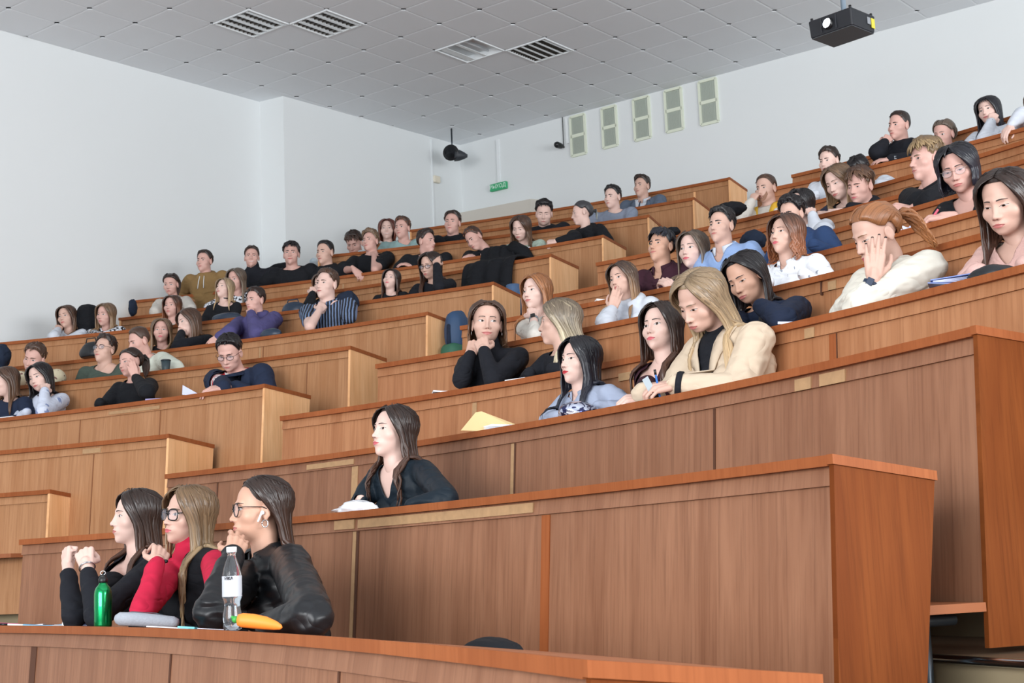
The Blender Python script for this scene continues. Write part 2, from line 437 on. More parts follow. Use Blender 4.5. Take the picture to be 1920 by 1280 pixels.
def desk_row(blk, k, s0, s1, label, wl=False, wr=True, front=None, endm=None):
    DEPTH = {('R', 2): .36, ('R', 3): .42, ('R', 1): .40}.get((blk, k), DEPTH_)
    c = edge(blk, k, (s0+s1)/2, .2); root = empty('desk_row', (c[0], c[1], desk_z(k)-.97), label, 'desk', 'curved wooden desk rows')
    front = front or (WD_R if blk == 'R' else WD_L)
    n = max(6, int(abs(s1-s0)*3.2)); u0 = random.Random(k*7+ord(blk)).random()*20
    def part(name, prof, mat, a=s0, b=s1):
        V, F, UV = curve_slab(blk, k, a, b, prof, n, u0); m = MB(); m.add(V, F, UV); return m.build(name, mat, root)
    part('front_panel', [(-TILT*.87+.012, -.865), (.012, -.03), (.034, -.03), (-TILT*.87+.034, -.865)], front)
    part('desktop', [(-.012, -.028), (-.012, 0), (DEPTH, -DROP), (DEPTH, -DROP-.028)], WD_TOP)
    part('edge_band', [(-.020, -.030), (-.020, .001), (-.0125, .001), (-.0125, -.030)], WD_BAND)
    part('apron', [(-.004, -.085), (.006, -.030), (.012, -.030), (.004, -.085)], front)
    part('shelf', [(.05, -.20), (.05, -.18), (.34, -.20), (.34, -.22)], WD_TOP)
    for s, on, sg in ((s0, wl, -1), (s1, wr, 1)):
        if not on: continue
        e = endm or (WD_ENDL if blk == 'L' else WD_END)
        p0 = edge(blk, k, s); nn = normal(blk, k, s); tn = np.array([nn[1], -nn[0]])*sg
        pr = [(-TILT-.006, -PH_), (-.014, -.026), (DEPTH+.004, -DROP-.026), (DEPTH-(.085 if blk == 'L' else .15), -PH_)]
        V = []; UV = []
        for w in (.0, .020):
            for d, z in pr:
                q = p0+nn*d+tn*(w+.001); V.append([q[0], q[1], desk_z(k)+z]); UV.append([d+k, z])
        m = MB(); m.add(V, BOXF, UV); m.build('end_panel', e, root)
        pr2 = [(-.022, -.026), (-.022, .002), (DEPTH+.01, -DROP+.002), (DEPTH+.01, -DROP-.026)]
        V = []
        for w in (-.002, .026):
            for d, z in pr2:
                q = p0+nn*d+tn*(w+.001); V.append([q[0], q[1], desk_z(k)+z])
        m = MB(); m.add(V, BOXF, np.array([[v[0]+v[1], v[2]] for v in V])); m.build('edge_trim', WD_BAND, root)
    return root
def bench(root, blk, k, s0, s1, legs=True):
    n = max(5, int(abs(s1-s0)*2.5)); S = np.linspace(s0, s1, n); V = []; F = []; UV = []
    z = desk_z(k)-.47
    for s in S:
        nn = normal(blk, k+1, s); p = edge(blk, k+1, s)
        for d, zz in ((-.44, 0), (-.075, 0), (-.075, .028), (-.44, .028)):
            q = p+nn*d; V.append([q[0], q[1], z+zz]); UV.append([s, d])
    for i in range(n-1):
        for j in range(4): F.append((i*4+j, i*4+4+j, i*4+4+(j+1) % 4, i*4+(j+1) % 4))
    F += [(0, 1, 2, 3), tuple((n-1)*4+j for j in (3, 2, 1, 0))]
    m = MB(); m.add(V, F, UV); m.build('bench_seat', WD_TOP, root)
    if legs:
        nl = max(2, int(abs(s1-s0)/1.4)+1); b = MB()
        for s in np.linspace(s0+.22, s1-(.07 if k == 2 else .22), nl):
            nn = normal(blk, k+1, s); p = edge(blk, k+1, s)
            a0 = p-nn*.44; a1 = p-nn*.14; q = p-nn*.26
            b.add(*tube([[a0[0], a0[1], z-.022], [a1[0], a1[1], z-.022]], .018, 10))
            b.add(*tube([[q[0], q[1], z-.03], [q[0], q[1], desk_z(k)-.97]], .02, 10))
            f0 = p-nn*.42; f1 = p-nn*.14
            b.add(*tube([[f0[0], f0[1], desk_z(k)-.955], [f1[0], f1[1], desk_z(k)-.955]], .016, 8))
        # long rail under the seat
        rail = []
        for s in np.linspace(s0+.04, s1-.035, max(6, n)):
            nn = normal(blk, k+1, s); p = edge(blk, k+1, s)-nn*.40; rail.append([p[0], p[1], z-.02])
        b.add(*tube(rail, .019, 12, cap=False)); b.add(*tube(rail, .014, 12, cap=False))
        b.build('bench_frame', M_METAL, root, smooth=True)
sR = {1: (-8.6, s_of_px('R', 1, 1112, 1243)), 2: (s_of_px('R', 2, 41, 1014), s_of_px('R', 2, 1560, 853)), 3: (s_of_px('R', 3, 313, 891), s_of_px('R', 3, 1829, 607.7)),
      4: (s_of_px('R', 4, 528.7, 781), -.6), 5: (s_of_px('R', 5, 707, 682.5), -.6), 6: (s_of_px('R', 6, 865, 610), -.8), 7: (s_of_px('R', 7, 1003, 557), -1.2),
      8: (s_of_px('R', 8, 1119, 491), -1.8), 9: (s_of_px('R', 9, 1218, 448), -2.2), 10: (s_of_px('R', 10, 1418, 361), -2.6), 11: (s_of_px('R', 11, 1485, 329), -2.8)}
sL = {3: (-13.8, s_of_px('L', 3, 92, 918)), 4: (-14, s_of_px('L', 4, 315, 814)), 5: (-14.2, s_of_px('L', 5, 495, 722)), 6: (-14.4, s_of_px('L', 6, 655, 648)),
      7: (-14.4, s_of_px('L', 7, 800, 585)), 8: (-14.6, s_of_px('L', 8, 923, 528)), 9: (s_of_px('L', 9, 228, 596), s_of_px('L', 9, 1031, 475)),
      10: (s_of_px('L', 10, 252, 565), s_of_px('L', 10, 1129, 440)), 11: (s_of_px('L', 11, 600, 489), s_of_px('L', 11, 1214, 405)),
      12: (s_of_px('L', 12, 690, 463), s_of_px('L', 12, 1299, 372)), 13: (s_of_px('L', 13, 772, 431), s_of_px('L', 13, 1366, 333))}
ORD = ['', 'front', 'second', 'third', 'fourth', 'fifth', 'sixth', 'seventh', 'eighth', 'ninth', 'tenth', 'eleventh', 'twelfth', 'thirteenth']
ROOT = {}
for k in range(1, 12):
    lab = {1: 'frontmost curved wooden desk at the bottom, with the green and clear bottles on it', 2: 'second curved desk from the front, with a plastic bag on it',
           3: 'third curved desk from the front, with the yellow folder standing on it'}.get(k, 'curved wooden desk of the right-hand block, %s row up from the front' % ORD[k])
    ROOT['R', k] = desk_row('R', k, sR[k][0], sR[k][1], lab, wl=False, wr=k <= 3, front=WD_R if k <= 3 else WD_M)
    if k < 11:
        a = max(sR[k][0], sR[k+1][0])
        bench(ROOT['R', k], 'R', k, a, sR[k+1][1]+.015 if k <= 2 else sR[k][1]-.3, legs=k in (1, 2))
for k in range(3, 14):
    n = k-2
    lab = 'curved wooden desk of the left-hand block, %s from the bottom' % ('lowest' if n == 1 else ORD[n])
    if k == 13: lab = 'topmost empty wooden desk of the left-hand block, against the back wall'
    ROOT['L', k] = desk_row('L', k, sL[k][0], sL[k][1], lab, wl=k >= 9, wr=True)
    if k < 13: bench(ROOT['L', k], 'L', k, max(sL[k][0], sL[k+1][0]), min(sL[k][1], sL[k+1][1])-.2, legs=False)
# worn joints, tape and cover strips on the panels
def face_strip(blk, k, px0, px1, z0, z1, mat, name, off=.002):
    sa = s_of_px(blk, k, *px0); sb = s_of_px(blk, k, *px1)
    def d(z): return .012-TILT*max(0, (-z-.03))/(PH_-.03)
    prof = [(d(z0)-off-.002, z0), (d(z1)-off-.002, z1), (d(z1)+.002, z1), (d(z0)+.002, z0)]
    if z1 > -.085:
        prof = [(p[0]-.012, p[1]) for p in prof[:2]]+prof[2:]
    V, F, UV = curve_slab(blk, k, sa, sb, prof, 5); m = MB(); m.add(V, F, UV); return m.build(name, mat, ROOT[blk, k])
def yrow(blk, k, x):                        # y of the row edge at pixel column x (bisect)
    a, b, c = coef(blk, k); lo, hi = 0, 1279
    best = None
    for s in np.linspace(-15, -.2, 700):
        p = edge(blk, k, s); P = np.array([p[0], p[1], desk_z(k)])-O; q = CAM @ P
        if q[2] < .2: continue
        X, Y = 960+FPX*q[0]/q[2], 640-FPX*q[1]/q[2]
        if best is None or abs(X-x) < best[0]: best = (abs(X-x), Y)
    return best[1]
def vs(blk, k, x, w, mat, z0=-.86, z1=-.088, name='seam_strip', off=.003):
    y = yrow(blk, k, x); face_strip(blk, k, (x-w/2, y), (x+w/2, y), z0, z1, mat, name, off)
vs('R', 1, 63, 10, M_JOINT); vs('R', 1, 318, 2.5, M_JOINT); vs('R', 1, 631, 3, M_JOINT)
vs('R', 2, 669, 4, M_JOINT, name='open_joint'); vs('R', 2, 663, 6, M_TAPE); vs('R', 2, 1020, 15, WD_BAND, z0=-.86)
face_strip('R', 2, (628, 960), (665, 957), -.075, -.035, M_TAPE, 'worn_strip'); face_strip('R', 2, (672, 957), (1000, 922), -.075, -.038, M_TAPE, 'worn_strip')
vs('R', 2, 1556, 7, M_TAPE, z0=-.2)
vs('R', 3, 963, 3, M_JOINT, name='open_joint'); vs('R', 3, 959, 6, M_TAPE); vs('R', 3, 664, 11, M_TAPE); vs('R', 3, 407, 2, M_JOINT); vs('R', 3, 1335, 3.5, M_JOINT)
face_strip('R', 3, (576, 853), (664, 841), -.075, -.045, M_TAPE, 'worn_strip'); face_strip('R', 3, (1490, 697), (1520, 690), -.085, -.04, M_TAPE, 'worn_strip'); face_strip('R', 3, (1536, 685), (1584, 672), -.085, -.04, M_TAPE, 'worn_strip')
vs('R', 4, 888, 8, M_TAPE); vs('R', 4, 1557, 13, WD_BAND); vs('R', 4, 1564, 2, M_JOINT); vs('R', 4, 1204, 6, M_JOINT, z1=-.09)
face_strip('R', 4, (1160, 681), (1194, 673), -.11, -.07, M_TAPE, 'worn_strip'); face_strip('R', 4, (1508, 601), (1526, 596), -.085, -.04, M_TAPE, 'worn_strip')
vs('R', 5, 1539, 2, M_JOINT, z1=-.03, z0=-.1); face_strip('R', 5, (1552, 511), (1567, 508), -.085, -.04, M_TAPE, 'worn_strip')
vs('L', 5, 150, 1.3, M_JOINT2); vs('L', 4, 175, 1.3, M_JOINT2); vs('L', 6, 575, 1.3, M_JOINT2); vs('L', 7, 487, 3, M_TAPE); vs('L', 7, 493, 1.3, M_JOINT2); vs('L', 10, 643, 3, M_TAPE); vs('L', 10, 791, 1.3, M_JOINT2)
vs('L', 13, 1301, 4, WD_ENDL); vs('L', 5, 300, 1.3, M_JOINT2)
face_strip('L', 4, (156, 831), (190, 827), -.08, -.045, M_TAPE, 'worn_strip'); face_strip('L', 5, (205, 755), (300, 744), -.075, -.05, M_TAPE, 'worn_strip')
# nosing at the foot of the third row, right
p = edge('R', 3, sR[3][1], -.18); q = edge('R', 3, sR[3][1]+1.3, -.16); z = desk_z(3)-1.03
for a in ('step_nosing',):
    p0 = edge('R', 3, sR[3][1]-.9, -.145); p1 = edge('R', 3, sR[3][1]+1.2, -.145)
    V, F = tube([[p0[0], p0[1], z], [p1[0], p1[1], z]], .014, 10); m = MB(); m.add(V, F); o = m.build('step_nosing', M_CHROME, None, smooth=True)
    tag(o, 'round metal nosing along the step beside the orange end panels', 'step edge')
# ------------------------------------------------------------------ people: head shape
def smin(a, b, k):
    h = np.clip(.5+.5*(b-a)/k, 0, 1); return b+(a-b)*h - k*h*(1-h)
def smax(a, b, k): return -smin(-a, -b, k)
def s_ell(P, c, r):
    q = (P-np.array(c))/np.array(r); k0 = np.linalg.norm(q, axis=-1)+1e-9; k1 = np.linalg.norm(q/np.array(r), axis=-1)+1e-9
    return k0*(k0-1)/k1
def s_sph(P, c, r): return np.linalg.norm(P-np.array(c), axis=-1)-r
def s_cap(P, a, b, ra, rb):
    a = np.array(a, float); b = np.array(b, float); d = b-a; t = np.clip(((P-a)@d)/(d@d), 0, 1)
    return np.linalg.norm(P-a-t[..., None]*d, axis=-1)-(ra+(rb-ra)*t)
def head_sdf(P, sex, lips=True):
    m = sex == 'M'; A = np.abs(P[..., 0]); Q = np.stack([A, P[..., 1], P[..., 2]], -1)
    d = s_ell(P, (0, -.018, .034), (.075, .094, .080))
    d = smin(d, s_ell(P, (0, .018, -.026), (.0655, .066, .079)), .02)
    d = smin(d, s_ell(P, (0, .026, -.070), (.053 if m else .046, .052, .041)), .018)
    d = smin(d, s_sph(P, (0, .068 if m else .064, -.096), .019 if m else .014), .022)
    d = smin(d, s_sph(Q, (.046, .044, -.026), .022), .016)
    d = smin(d, s_cap(Q, (0, .078, .022), (.034, .069, .023), .009 if m else .006, .007 if m else .005), .014)
    d = smax(d, -s_sph(Q, (.030, .0915 if not m else .0905, .000), .0182), .014)
    d = smin(d, s_ell(Q, (.031, .0585, .000), (.0165, .0145, .0130)), .005)
    d = smin(d, s_cap(P, (0, .075, .014), (0, .098 if m else .0945, -.030), .0065 if m else .0055, .0085 if m else .0072), .010)
    d = smin(d, s_sph(P, (0, .099 if m else .0965, -.034), .0105 if m else .0090), .006)
    d = smin(d, s_sph(Q, (.0115, .0865, -.038), .0078), .006)
    d = smin(d, s_ell(P, (0, .074, -.064), (.027, .014, .017)), .012)
    if lips:
        d = smin(d, s_ell(P, (0, .0855, -.0605), (.021, .0065, .0048)), .003)
        d = smin(d, s_ell(P, (0, .0845, -.0705), (.018, .0070, .0060)), .003)
    d = smin(d, s_cap(P, (0, -.018, -.06), (0, -.045, -.24), .057 if m else .049, .062 if m else .053), .018)
    return d
_head = {}
def head_grid(sex, hi):
    key = (sex, hi)
    if key in _head: return _head[key]
    nz, nt = (92, 76) if hi else (50, 44)
    z = np.concatenate([np.linspace(-.245, -.13, 9 if hi else 5)[:-1], np.linspace(-.13, .05, int(nz*.68)), np.linspace(.05, .1125, int(nz*.24))[1:]])
    z = np.append(z, [.1132, .1137])
    u = np.linspace(-1, 1, nt, endpoint=False); th = np.pi*np.sign(u)*np.abs(u)**1.35      # 0 = straight ahead
    yc = -.008 + (-.032)*np.clip((-.06-z)/.045, 0, 1)
    Z, TH = np.meshgrid(z, th, indexing='ij'); YC = np.broadcast_to(yc[:, None], Z.shape)
    D = np.stack([np.sin(TH), np.cos(TH), np.zeros_like(TH)], -1); R = np.full(Z.shape, .17)
    C = np.stack([np.zeros_like(Z), YC, Z], -1)
    for _ in range(46):
        d = head_sdf(C+D*R[..., None], sex); R = np.maximum(R-d*.75, .0005)
    V = (C+D*R[..., None]).reshape(-1, 3); n = len(z); F = []
    for i in range(n-1):
        for j in range(nt): F.append((i*nt+j, (i+1)*nt+j, (i+1)*nt+(j+1) % nt, i*nt+(j+1) % nt))
    F = [tuple(reversed(f)) for f in F]
    V = np.vstack([V, [[0, float(yc[-1]), .1139]]]); t = len(V)-1
    for j in range(nt): F.append(((n-1)*nt+j, (n-1)*nt+(j+1) % nt, t))
    # orientation check is not needed: both windings shade alike
    _head[key] = (V, F); return V, F
def face_pt(x, z, sex, off=.0006):
    """project (x, z) of the face plane onto the face from the front"""
    x = np.asarray(x, float); z = np.asarray(z, float); y = np.full(x.shape, .125)
    for _ in range(40): y = y-head_sdf(np.stack([x, y, z], -1), sex)*.7
    P = np.stack([x, y, z], -1); e = 1e-4; g = []
    for k in range(3):
        dlt = np.zeros(3); dlt[k] = e; g.append(head_sdf(P+dlt, sex)-head_sdf(P-dlt, sex))
    g = np.stack(g, -1); g /= np.linalg.norm(g, axis=-1, keepdims=True)+1e-12
    return P+g*off
def grid_faces(a, b, base=0):
    return [(base+i*b+j, base+i*b+j+1, base+(i+1)*b+j+1, base+(i+1)*b+j) for i in range(a-1) for j in range(b-1)]
_feat = {}
def face_features(sex, gaze, lid, smile, hi, brow=1.0):
    """eye whites, irises, lash lines, brows and lips as thin patches; returns [(V, F, slot)]"""
    key = (sex, round(gaze, 2), round(lid, 2), smile, hi, brow)
    if key in _feat: return _feat[key]
    out = []
    na, nb = (13, 7) if hi else (7, 4)
    k_ = 1.14 if sex == 'F' else 1.0; up = .0056*lid*k_; lo = .0040*(.4+.6*lid)*k_
    def lidz(t, top):                       # t in -1..1 across the eye, outer corner slightly higher
        return (up if top else -lo)*(1-abs(t)**2.2) + .0012*t
    for sg in (-1, 1):
        ex, ez, hw = .031*sg, .000, (.0166 if sex == 'F' else .0152)
        t = np.linspace(-1, 1, na); w = np.linspace(0, 1, nb); Tt, Ww = np.meshgrid(t, w, indexing='ij')
        zt = np.array([[lidz(a, True)*q + lidz(a, False)*(1-q) for q in w] for a in t])
        out.append((face_pt(ex+sg*Tt*hw, ez+zt, sex, .0007).reshape(-1, 3), grid_faces(na, nb), 1))
        # iris + pupil, clipped by the lids
        for r, off, slot in ((.0064, .0012, 2), (.0031, .0016, 3)):
            n = 14 if hi else 8; cx = gaze*.006*1.0
            X = [ex+cx]; Zs = [ez+.0004]
            for rr in (.5, 1):
                for k in range(n):
                    a = 2*math.pi*k/n; x = cx+math.cos(a)*r*rr; zz = .0004+math.sin(a)*r*rr
                    tt = max(-1, min(1, (x*sg)/hw)); zz = max(min(zz, lidz(tt, True)), lidz(tt, False)); X.append(ex+x); Zs.append(ez+zz)
            F = [(0, 1+k, 1+(k+1) % n) for k in range(n)]+[(1+k, 1+n+k, 1+n+(k+1) % n, 1+(k+1) % n) for k in range(n)]
            out.append((face_pt(X, Zs, sex, off), F, slot))
        # lash line
        th = .0012 if sex == 'F' else .0008
        X = []; Zs = []
        for a in t:
            b = a*.98
            z0 = lidz(a, True)+.0002; X += [ex+sg*b*hw, ex+sg*b*hw]; Zs += [ez+z0-.0004, ez+z0+th*(1-.3*abs(a))]
        out.append((face_pt(X, Zs, sex, .0011), [(2*i, 2*i+1, 2*i+3, 2*i+2) for i in range(na-1)], 3))
        # brow
        X = []; Zs = []; T2 = np.linspace(0, 1, 8)
        bh = (.0034 if sex == 'M' else .0022)*brow
        for a in T2:
            x = .0115+.034*a; zc = .0215+.0042*math.sin(a*math.pi*.62)-.0045*a*a + (0 if sex == 'F' else -.0035); h = bh*(1-.75*a*a*a)
            X += [sg*x, sg*x]; Zs += [zc-h, zc+h]
        out.append((face_pt(X, Zs, sex, .0010), [(2*i, 2*i+1, 2*i+3, 2*i+2) for i in range(7)], 4))
    # lips
    n = 15 if hi else 9; T3 = np.linspace(-1, 1, n); w = .0235+.004*smile
    def corner(a): return .0045*smile*abs(a)**2
    for top in (1, 0):
        X = []; Zs = []
        for a in T3:
            zm = -.0655+corner(a)+(.0006*math.cos(a*6) if top else 0)
            if top: zo = zm+(.0068 if sex == 'F' else .0048)*(1-abs(a)**1.7)*(1-.16*math.exp(-(a*6)**2))
            else: zo = zm-(.0092 if sex == 'F' else .0070)*(1-a*a)**.8
            for q in (0, .5, 1): X.append(a*w); Zs.append(zm*(1-q)+zo*q)
        out.append((face_pt(X, Zs, sex, .0006), grid_faces(n, 3), 5))
    X = []; Zs = []
    for a in T3:
        zm = -.0655+corner(a); hgt = .0007 + (.004*(1-a*a) if smile > 1.5 else 0)
        X += [a*w*1.02]*2; Zs += [zm-hgt, zm+hgt*.6]
    out.append((face_pt(X, Zs, sex, .0013), [(2*i, 2*i+1, 2*i+3, 2*i+2) for i in range(n-1)], 6 if smile < 1.5 else 7))
    # nostrils
    for sg in (-1, 1):
        V, F = ellipsoid((sg*.0062, .0965, -.0425), (.0032, .0050, .0014), 6, 4); out.append((V, F, 6))
    _feat[key] = out; return out
def ear_mesh(sg, hi):
    n, m = (14, 9) if hi else (8, 6)
    V, F = ellipsoid((0, 0, 0), (.0085, .0185, .031), n, m)
    # hollow of the ear
    dist = np.sqrt(((V[:, 1]-.003)/.011)**2+((V[:, 2]-.002)/.019)**2); k = np.clip(1-dist, 0, 1)
    V[:, 0] -= np.where(V[:, 0] > 0, k*.0085, 0)
    V[:, 1] *= np.where(V[:, 2] < -.012, .72, 1.0)
    a = .30; x = V[:, 0]*math.cos(a)-V[:, 1]*math.sin(a); y = V[:, 0]*math.sin(a)+V[:, 1]*math.cos(a)
    V = np.stack([sg*(x+.0755), y-.014, V[:, 2]-.012+y*.15], -1); return V, F

# ------------------------------------------------------------------ materials of people
def skin_mat(name, rgb):
    if name in MATS: return MATS[name]
    m = pmat(name, rgb, .5, spec=.4, var=.06, vscale=25); return m
SKIN = {'pale': (222, 188, 176), 'fair': (208, 170, 154), 'rosy': (210, 166, 154), 'tan': (190, 144, 118), 'warm': (202, 158, 136)}
M_EYEW = pmat('eye_white', (196, 190, 188), .25); M_PUPIL = pmat('pupil_black', (16, 12, 12), .2)
M_TEETH = pmat('teeth', (232, 226, 218), .3); M_LINE = pmat('mouth_line', (110, 52, 48), .6)
IRIS = {'brown': (70, 46, 32), 'grey': (104, 116, 120)}
def hair_mat(name, root, tip):
    if name in MATS: return MATS[name]
    m = bpy.data.materials.new(name); m.use_nodes = True; nt = m.node_tree; N = nt.nodes.new; L = nt.links.new
    b = nt.nodes['Principled BSDF']; b.inputs['Roughness'].default_value = .37; b.inputs['Specular IOR Level'].default_value = .5
    b.inputs['Anisotropic'].default_value = .4
    uv = N('ShaderNodeUVMap'); uv.uv_map = 'UVMap'; sep = N('ShaderNodeSeparateXYZ'); L(uv.outputs[0], sep.inputs[0])
    mp = N('ShaderNodeMapping'); mp.inputs['Scale'].default_value = (60, 1.4, 1); L(uv.outputs[0], mp.inputs[0])
    n = N('ShaderNodeTexNoise'); n.inputs['Scale'].default_value = 1; n.inputs['Detail'].default_value = 4; L(mp.outputs[0], n.inputs['Vector'])
    rt = N('ShaderNodeMix'); rt.data_type = 'RGBA'; rt.inputs[6].default_value = (*lin(root), 1); rt.inputs[7].default_value = (*lin(tip), 1)
    mr = N('ShaderNodeMapRange'); mr.interpolation_type = 'SMOOTHSTEP'; mr.inputs[1].default_value = .15; mr.inputs[2].default_value = .8; L(sep.outputs[1], mr.inputs[0]); L(mr.outputs[0], rt.inputs[0])
    hs = N('ShaderNodeHueSaturation'); mv = N('ShaderNodeMapRange'); mv.inputs[1].default_value = .25; mv.inputs[2].default_value = .75; mv.inputs[3].default_value = .42; mv.inputs[4].default_value = 1.6
    L(n.outputs['Fac'], mv.inputs[0]); L(mv.outputs[0], hs.inputs['Value']); L(rt.outputs[2], hs.inputs['Color']); L(hs.outputs[0], b.inputs['Base Color'])
    bp = N('ShaderNodeBump'); bp.inputs['Strength'].default_value = .55; bp.inputs['Distance'].default_value = .003; L(n.outputs['Fac'], bp.inputs['Height']); L(bp.outputs[0], b.inputs['Normal'])
    MATS[name] = m; return m
HAIR = {'black': ((22, 19, 22), (28, 24, 28)), 'blueblack': ((24, 24, 30), (32, 34, 46)), 'darkbrown': ((40, 28, 24), (76, 50, 38)), 'brown': ((72, 52, 42), (100, 72, 52)),
        'lightbrown': ((104, 82, 64), (150, 122, 92)), 'ash': ((92, 80, 70), (128, 112, 96)), 'ombre': ((62, 48, 42), (158, 122, 88)), 'blonde': ((136, 116, 92), (192, 164, 126)),
        'platinum': ((104, 92, 78), (218, 204, 174)), 'ginger': ((140, 92, 58), (168, 112, 70)), 'auburn': ((84, 42, 34), (112, 58, 42)), 'silver': ((60, 60, 64), (178, 184, 180)),
        'chestnut': ((66, 46, 38), (142, 88, 58)), 'dirty': ((104, 82, 60), (158, 134, 100)), 'boyblond': ((112, 92, 68), (150, 126, 92))}
def cloth_mat(name, rgb, **kw):
    d = dict(rough=.85, spec=.25, bump=.25, bscale=55, var=.06, vscale=14); d.update(kw)
    new = name not in MATS; m = pmat(name, rgb, **d)
    if new: add_folds(m, .014 if 'leather' not in name else .010)
    return m
def add_folds(m, dist):
    nt = m.node_tree; N = nt.nodes.new; L = nt.links.new; b = nt.nodes['Principled BSDF']; tc = N('ShaderNodeTexCoord')
    mp = N('ShaderNodeMapping'); mp.inputs['Scale'].default_value = (5, 5, 9); mp.inputs['Rotation'].default_value = (.5, .3, .2); L(tc.outputs['Object'], mp.inputs[0])
    n = N('ShaderNodeTexNoise'); n.inputs['Scale'].default_value = 1; n.inputs['Detail'].default_value = 1.2; n.inputs['Distortion'].default_value = .9; L(mp.outputs[0], n.inputs['Vector'])
    # creases: fold the noise about its middle
    a = N('ShaderNodeMath'); a.operation = 'SUBTRACT'; a.inputs[1].default_value = .5; L(n.outputs['Fac'], a.inputs[0]); c = N('ShaderNodeMath'); c.operation = 'ABSOLUTE'; L(a.outputs[0], c.inputs[0])
    p = N('ShaderNodeMath'); p.operation = 'POWER'; p.inputs[1].default_value = .95; L(c.outputs[0], p.inputs[0])
    bp = N('ShaderNodeBump'); bp.inputs['Strength'].default_value = .7; bp.inputs['Distance'].default_value = dist*3; L(p.outputs[0], bp.inputs['Height'])
    old = b.inputs['Normal'].links[0].from_socket if b.inputs['Normal'].links else None
    if old is not None: L(old, bp.inputs['Normal'])
    L(bp.outputs[0], b.inputs['Normal'])
def stripe_mat(name, a, b, scale, vertical=True, thr=.5, noise_=0):
    if name in MATS: return MATS[name]
    m = pmat(name, a, .8); nt = m.node_tree; N = nt.nodes.new; L = nt.links.new; bs = nt.nodes['Principled BSDF']
    tc = N('ShaderNodeTexCoord'); w = N('ShaderNodeTexWave' if not noise_ else 'ShaderNodeTexNoise')
    w.inputs['Scale'].default_value = scale
    if not noise_: w.bands_direction = 'X' if vertical else 'Z'; w.inputs['Distortion'].default_value = 1.5
    else: w.inputs['Detail'].default_value = 1.5; w.inputs['Distortion'].default_value = noise_
    L(tc.outputs['Object'], w.inputs['Vector']); cr = N('ShaderNodeValToRGB'); cr.color_ramp.interpolation = 'CONSTANT'
    cr.color_ramp.elements[0].color = (*lin(a), 1); cr.color_ramp.elements[1].color = (*lin(b), 1); cr.color_ramp.elements[1].position = thr
    L(w.outputs[0], cr.inputs[0]); L(cr.outputs[0], bs.inputs['Base Color'])
    if 'shirt' in name or 'print' in name: add_folds(m, .012)
    return m

# ------------------------------------------------------------------ hands
def rot_axis(v, ax, a):
    ax = ax/np.linalg.norm(ax); return v*math.cos(a)+np.cross(ax, v)*math.sin(a)+ax*np.dot(ax, v)*(1-math.cos(a))
CURL = {'relax': (22, 28, 18), 'fist': (78, 92, 45), 'flat': (6, 9, 6), 'hold': (48, 58, 30), 'cheek': (14, 22, 14), 'loose': (38, 50, 28), 'droop': (30, 34, 20)}
def hand_parts(side, curl, thumb=.5, spread=1.0):
    """capsules of a hand: wrist at the origin, +x to the fingers, +z the back of the hand, thumb towards y*side"""
    c = [math.radians(a) for a in CURL[curl]]; P = []; sd = side
    P.append(('c', (-.03, 0, 0), (.02, 0, 0), .0225, .025))
    base = [(.090, .030, -.001), (.094, .010, .002), (.090, -.010, .001), (.081, -.029, -.003)]
    ln = [(.040, .024, .019), (.044, .028, .020), (.041, .026, .019), (.032, .019, .017)]; rad = [.0088, .0090, .0086, .0076]
    nails = []
    for i, (b, l, r) in enumerate(zip(base, ln, rad)):
        b = np.array(b)*[1, sd, 1]; w = np.array([.012, b[1]*.62, 0]); P.append(('c', w, b-[.006, 0, 0], .0145, .0120))
        d = np.array([1., .06*spread*sd*(1.2-i*.9), 0]); d /= np.linalg.norm(d); ax = np.array([0, 1., 0]); p = b
        for k in range(3):
            f = 1+.06*i if curl != 'hold' else 1-.05*i
            d = rot_axis(d, ax, c[k]*f); q = p+d*l[k]; P.append(('c', p, q, r*(1-.07*k), r*(1-.07*(k+1)))); p = q
        up = np.cross(d, ax)*1.0; up = up if up[2] > -9 else up
        nails.append((p-d*.004, d, np.cross(d, np.array([0, 1., 0])), r*.8))
    P.append(('c', (.05, -.012*sd, -.004), (.05, .012*sd, -.004), .017, .017))
    t0 = np.array([.020, .026*sd, -.008]); d = np.array([.62, .62*sd*(1-.35*thumb), -.35-.35*thumb]); d /= np.linalg.norm(d)
    ax = np.cross(d, np.array([1., 0, -.3])); ax /= np.linalg.norm(ax)
    for k, (l, r) in enumerate(((.040, .0135), (.030, .0100), (.024, .0090))):
        q = t0+d*l; P.append(('c', t0, q, r, r*.86)); t0 = q; d = rot_axis(d, ax, math.radians(14+22*thumb))
    return P, nails
def caps_to_mesh(parts, X=None, n=12):
    m = MB()
    for p in parts:
        if p[0] == 'c': V, F = capsule(p[1], p[2], p[3], p[4], n)
        elif p[0] == 'm': V, F = p[1], p[2]
        else: V, F = ellipsoid(p[1], p[2], 16, 10, p[3] if len(p) > 3 else None)
        if X is not None: V = V @ X[0].T + X[1]
        m.add(V, F)
    return m
DG = None
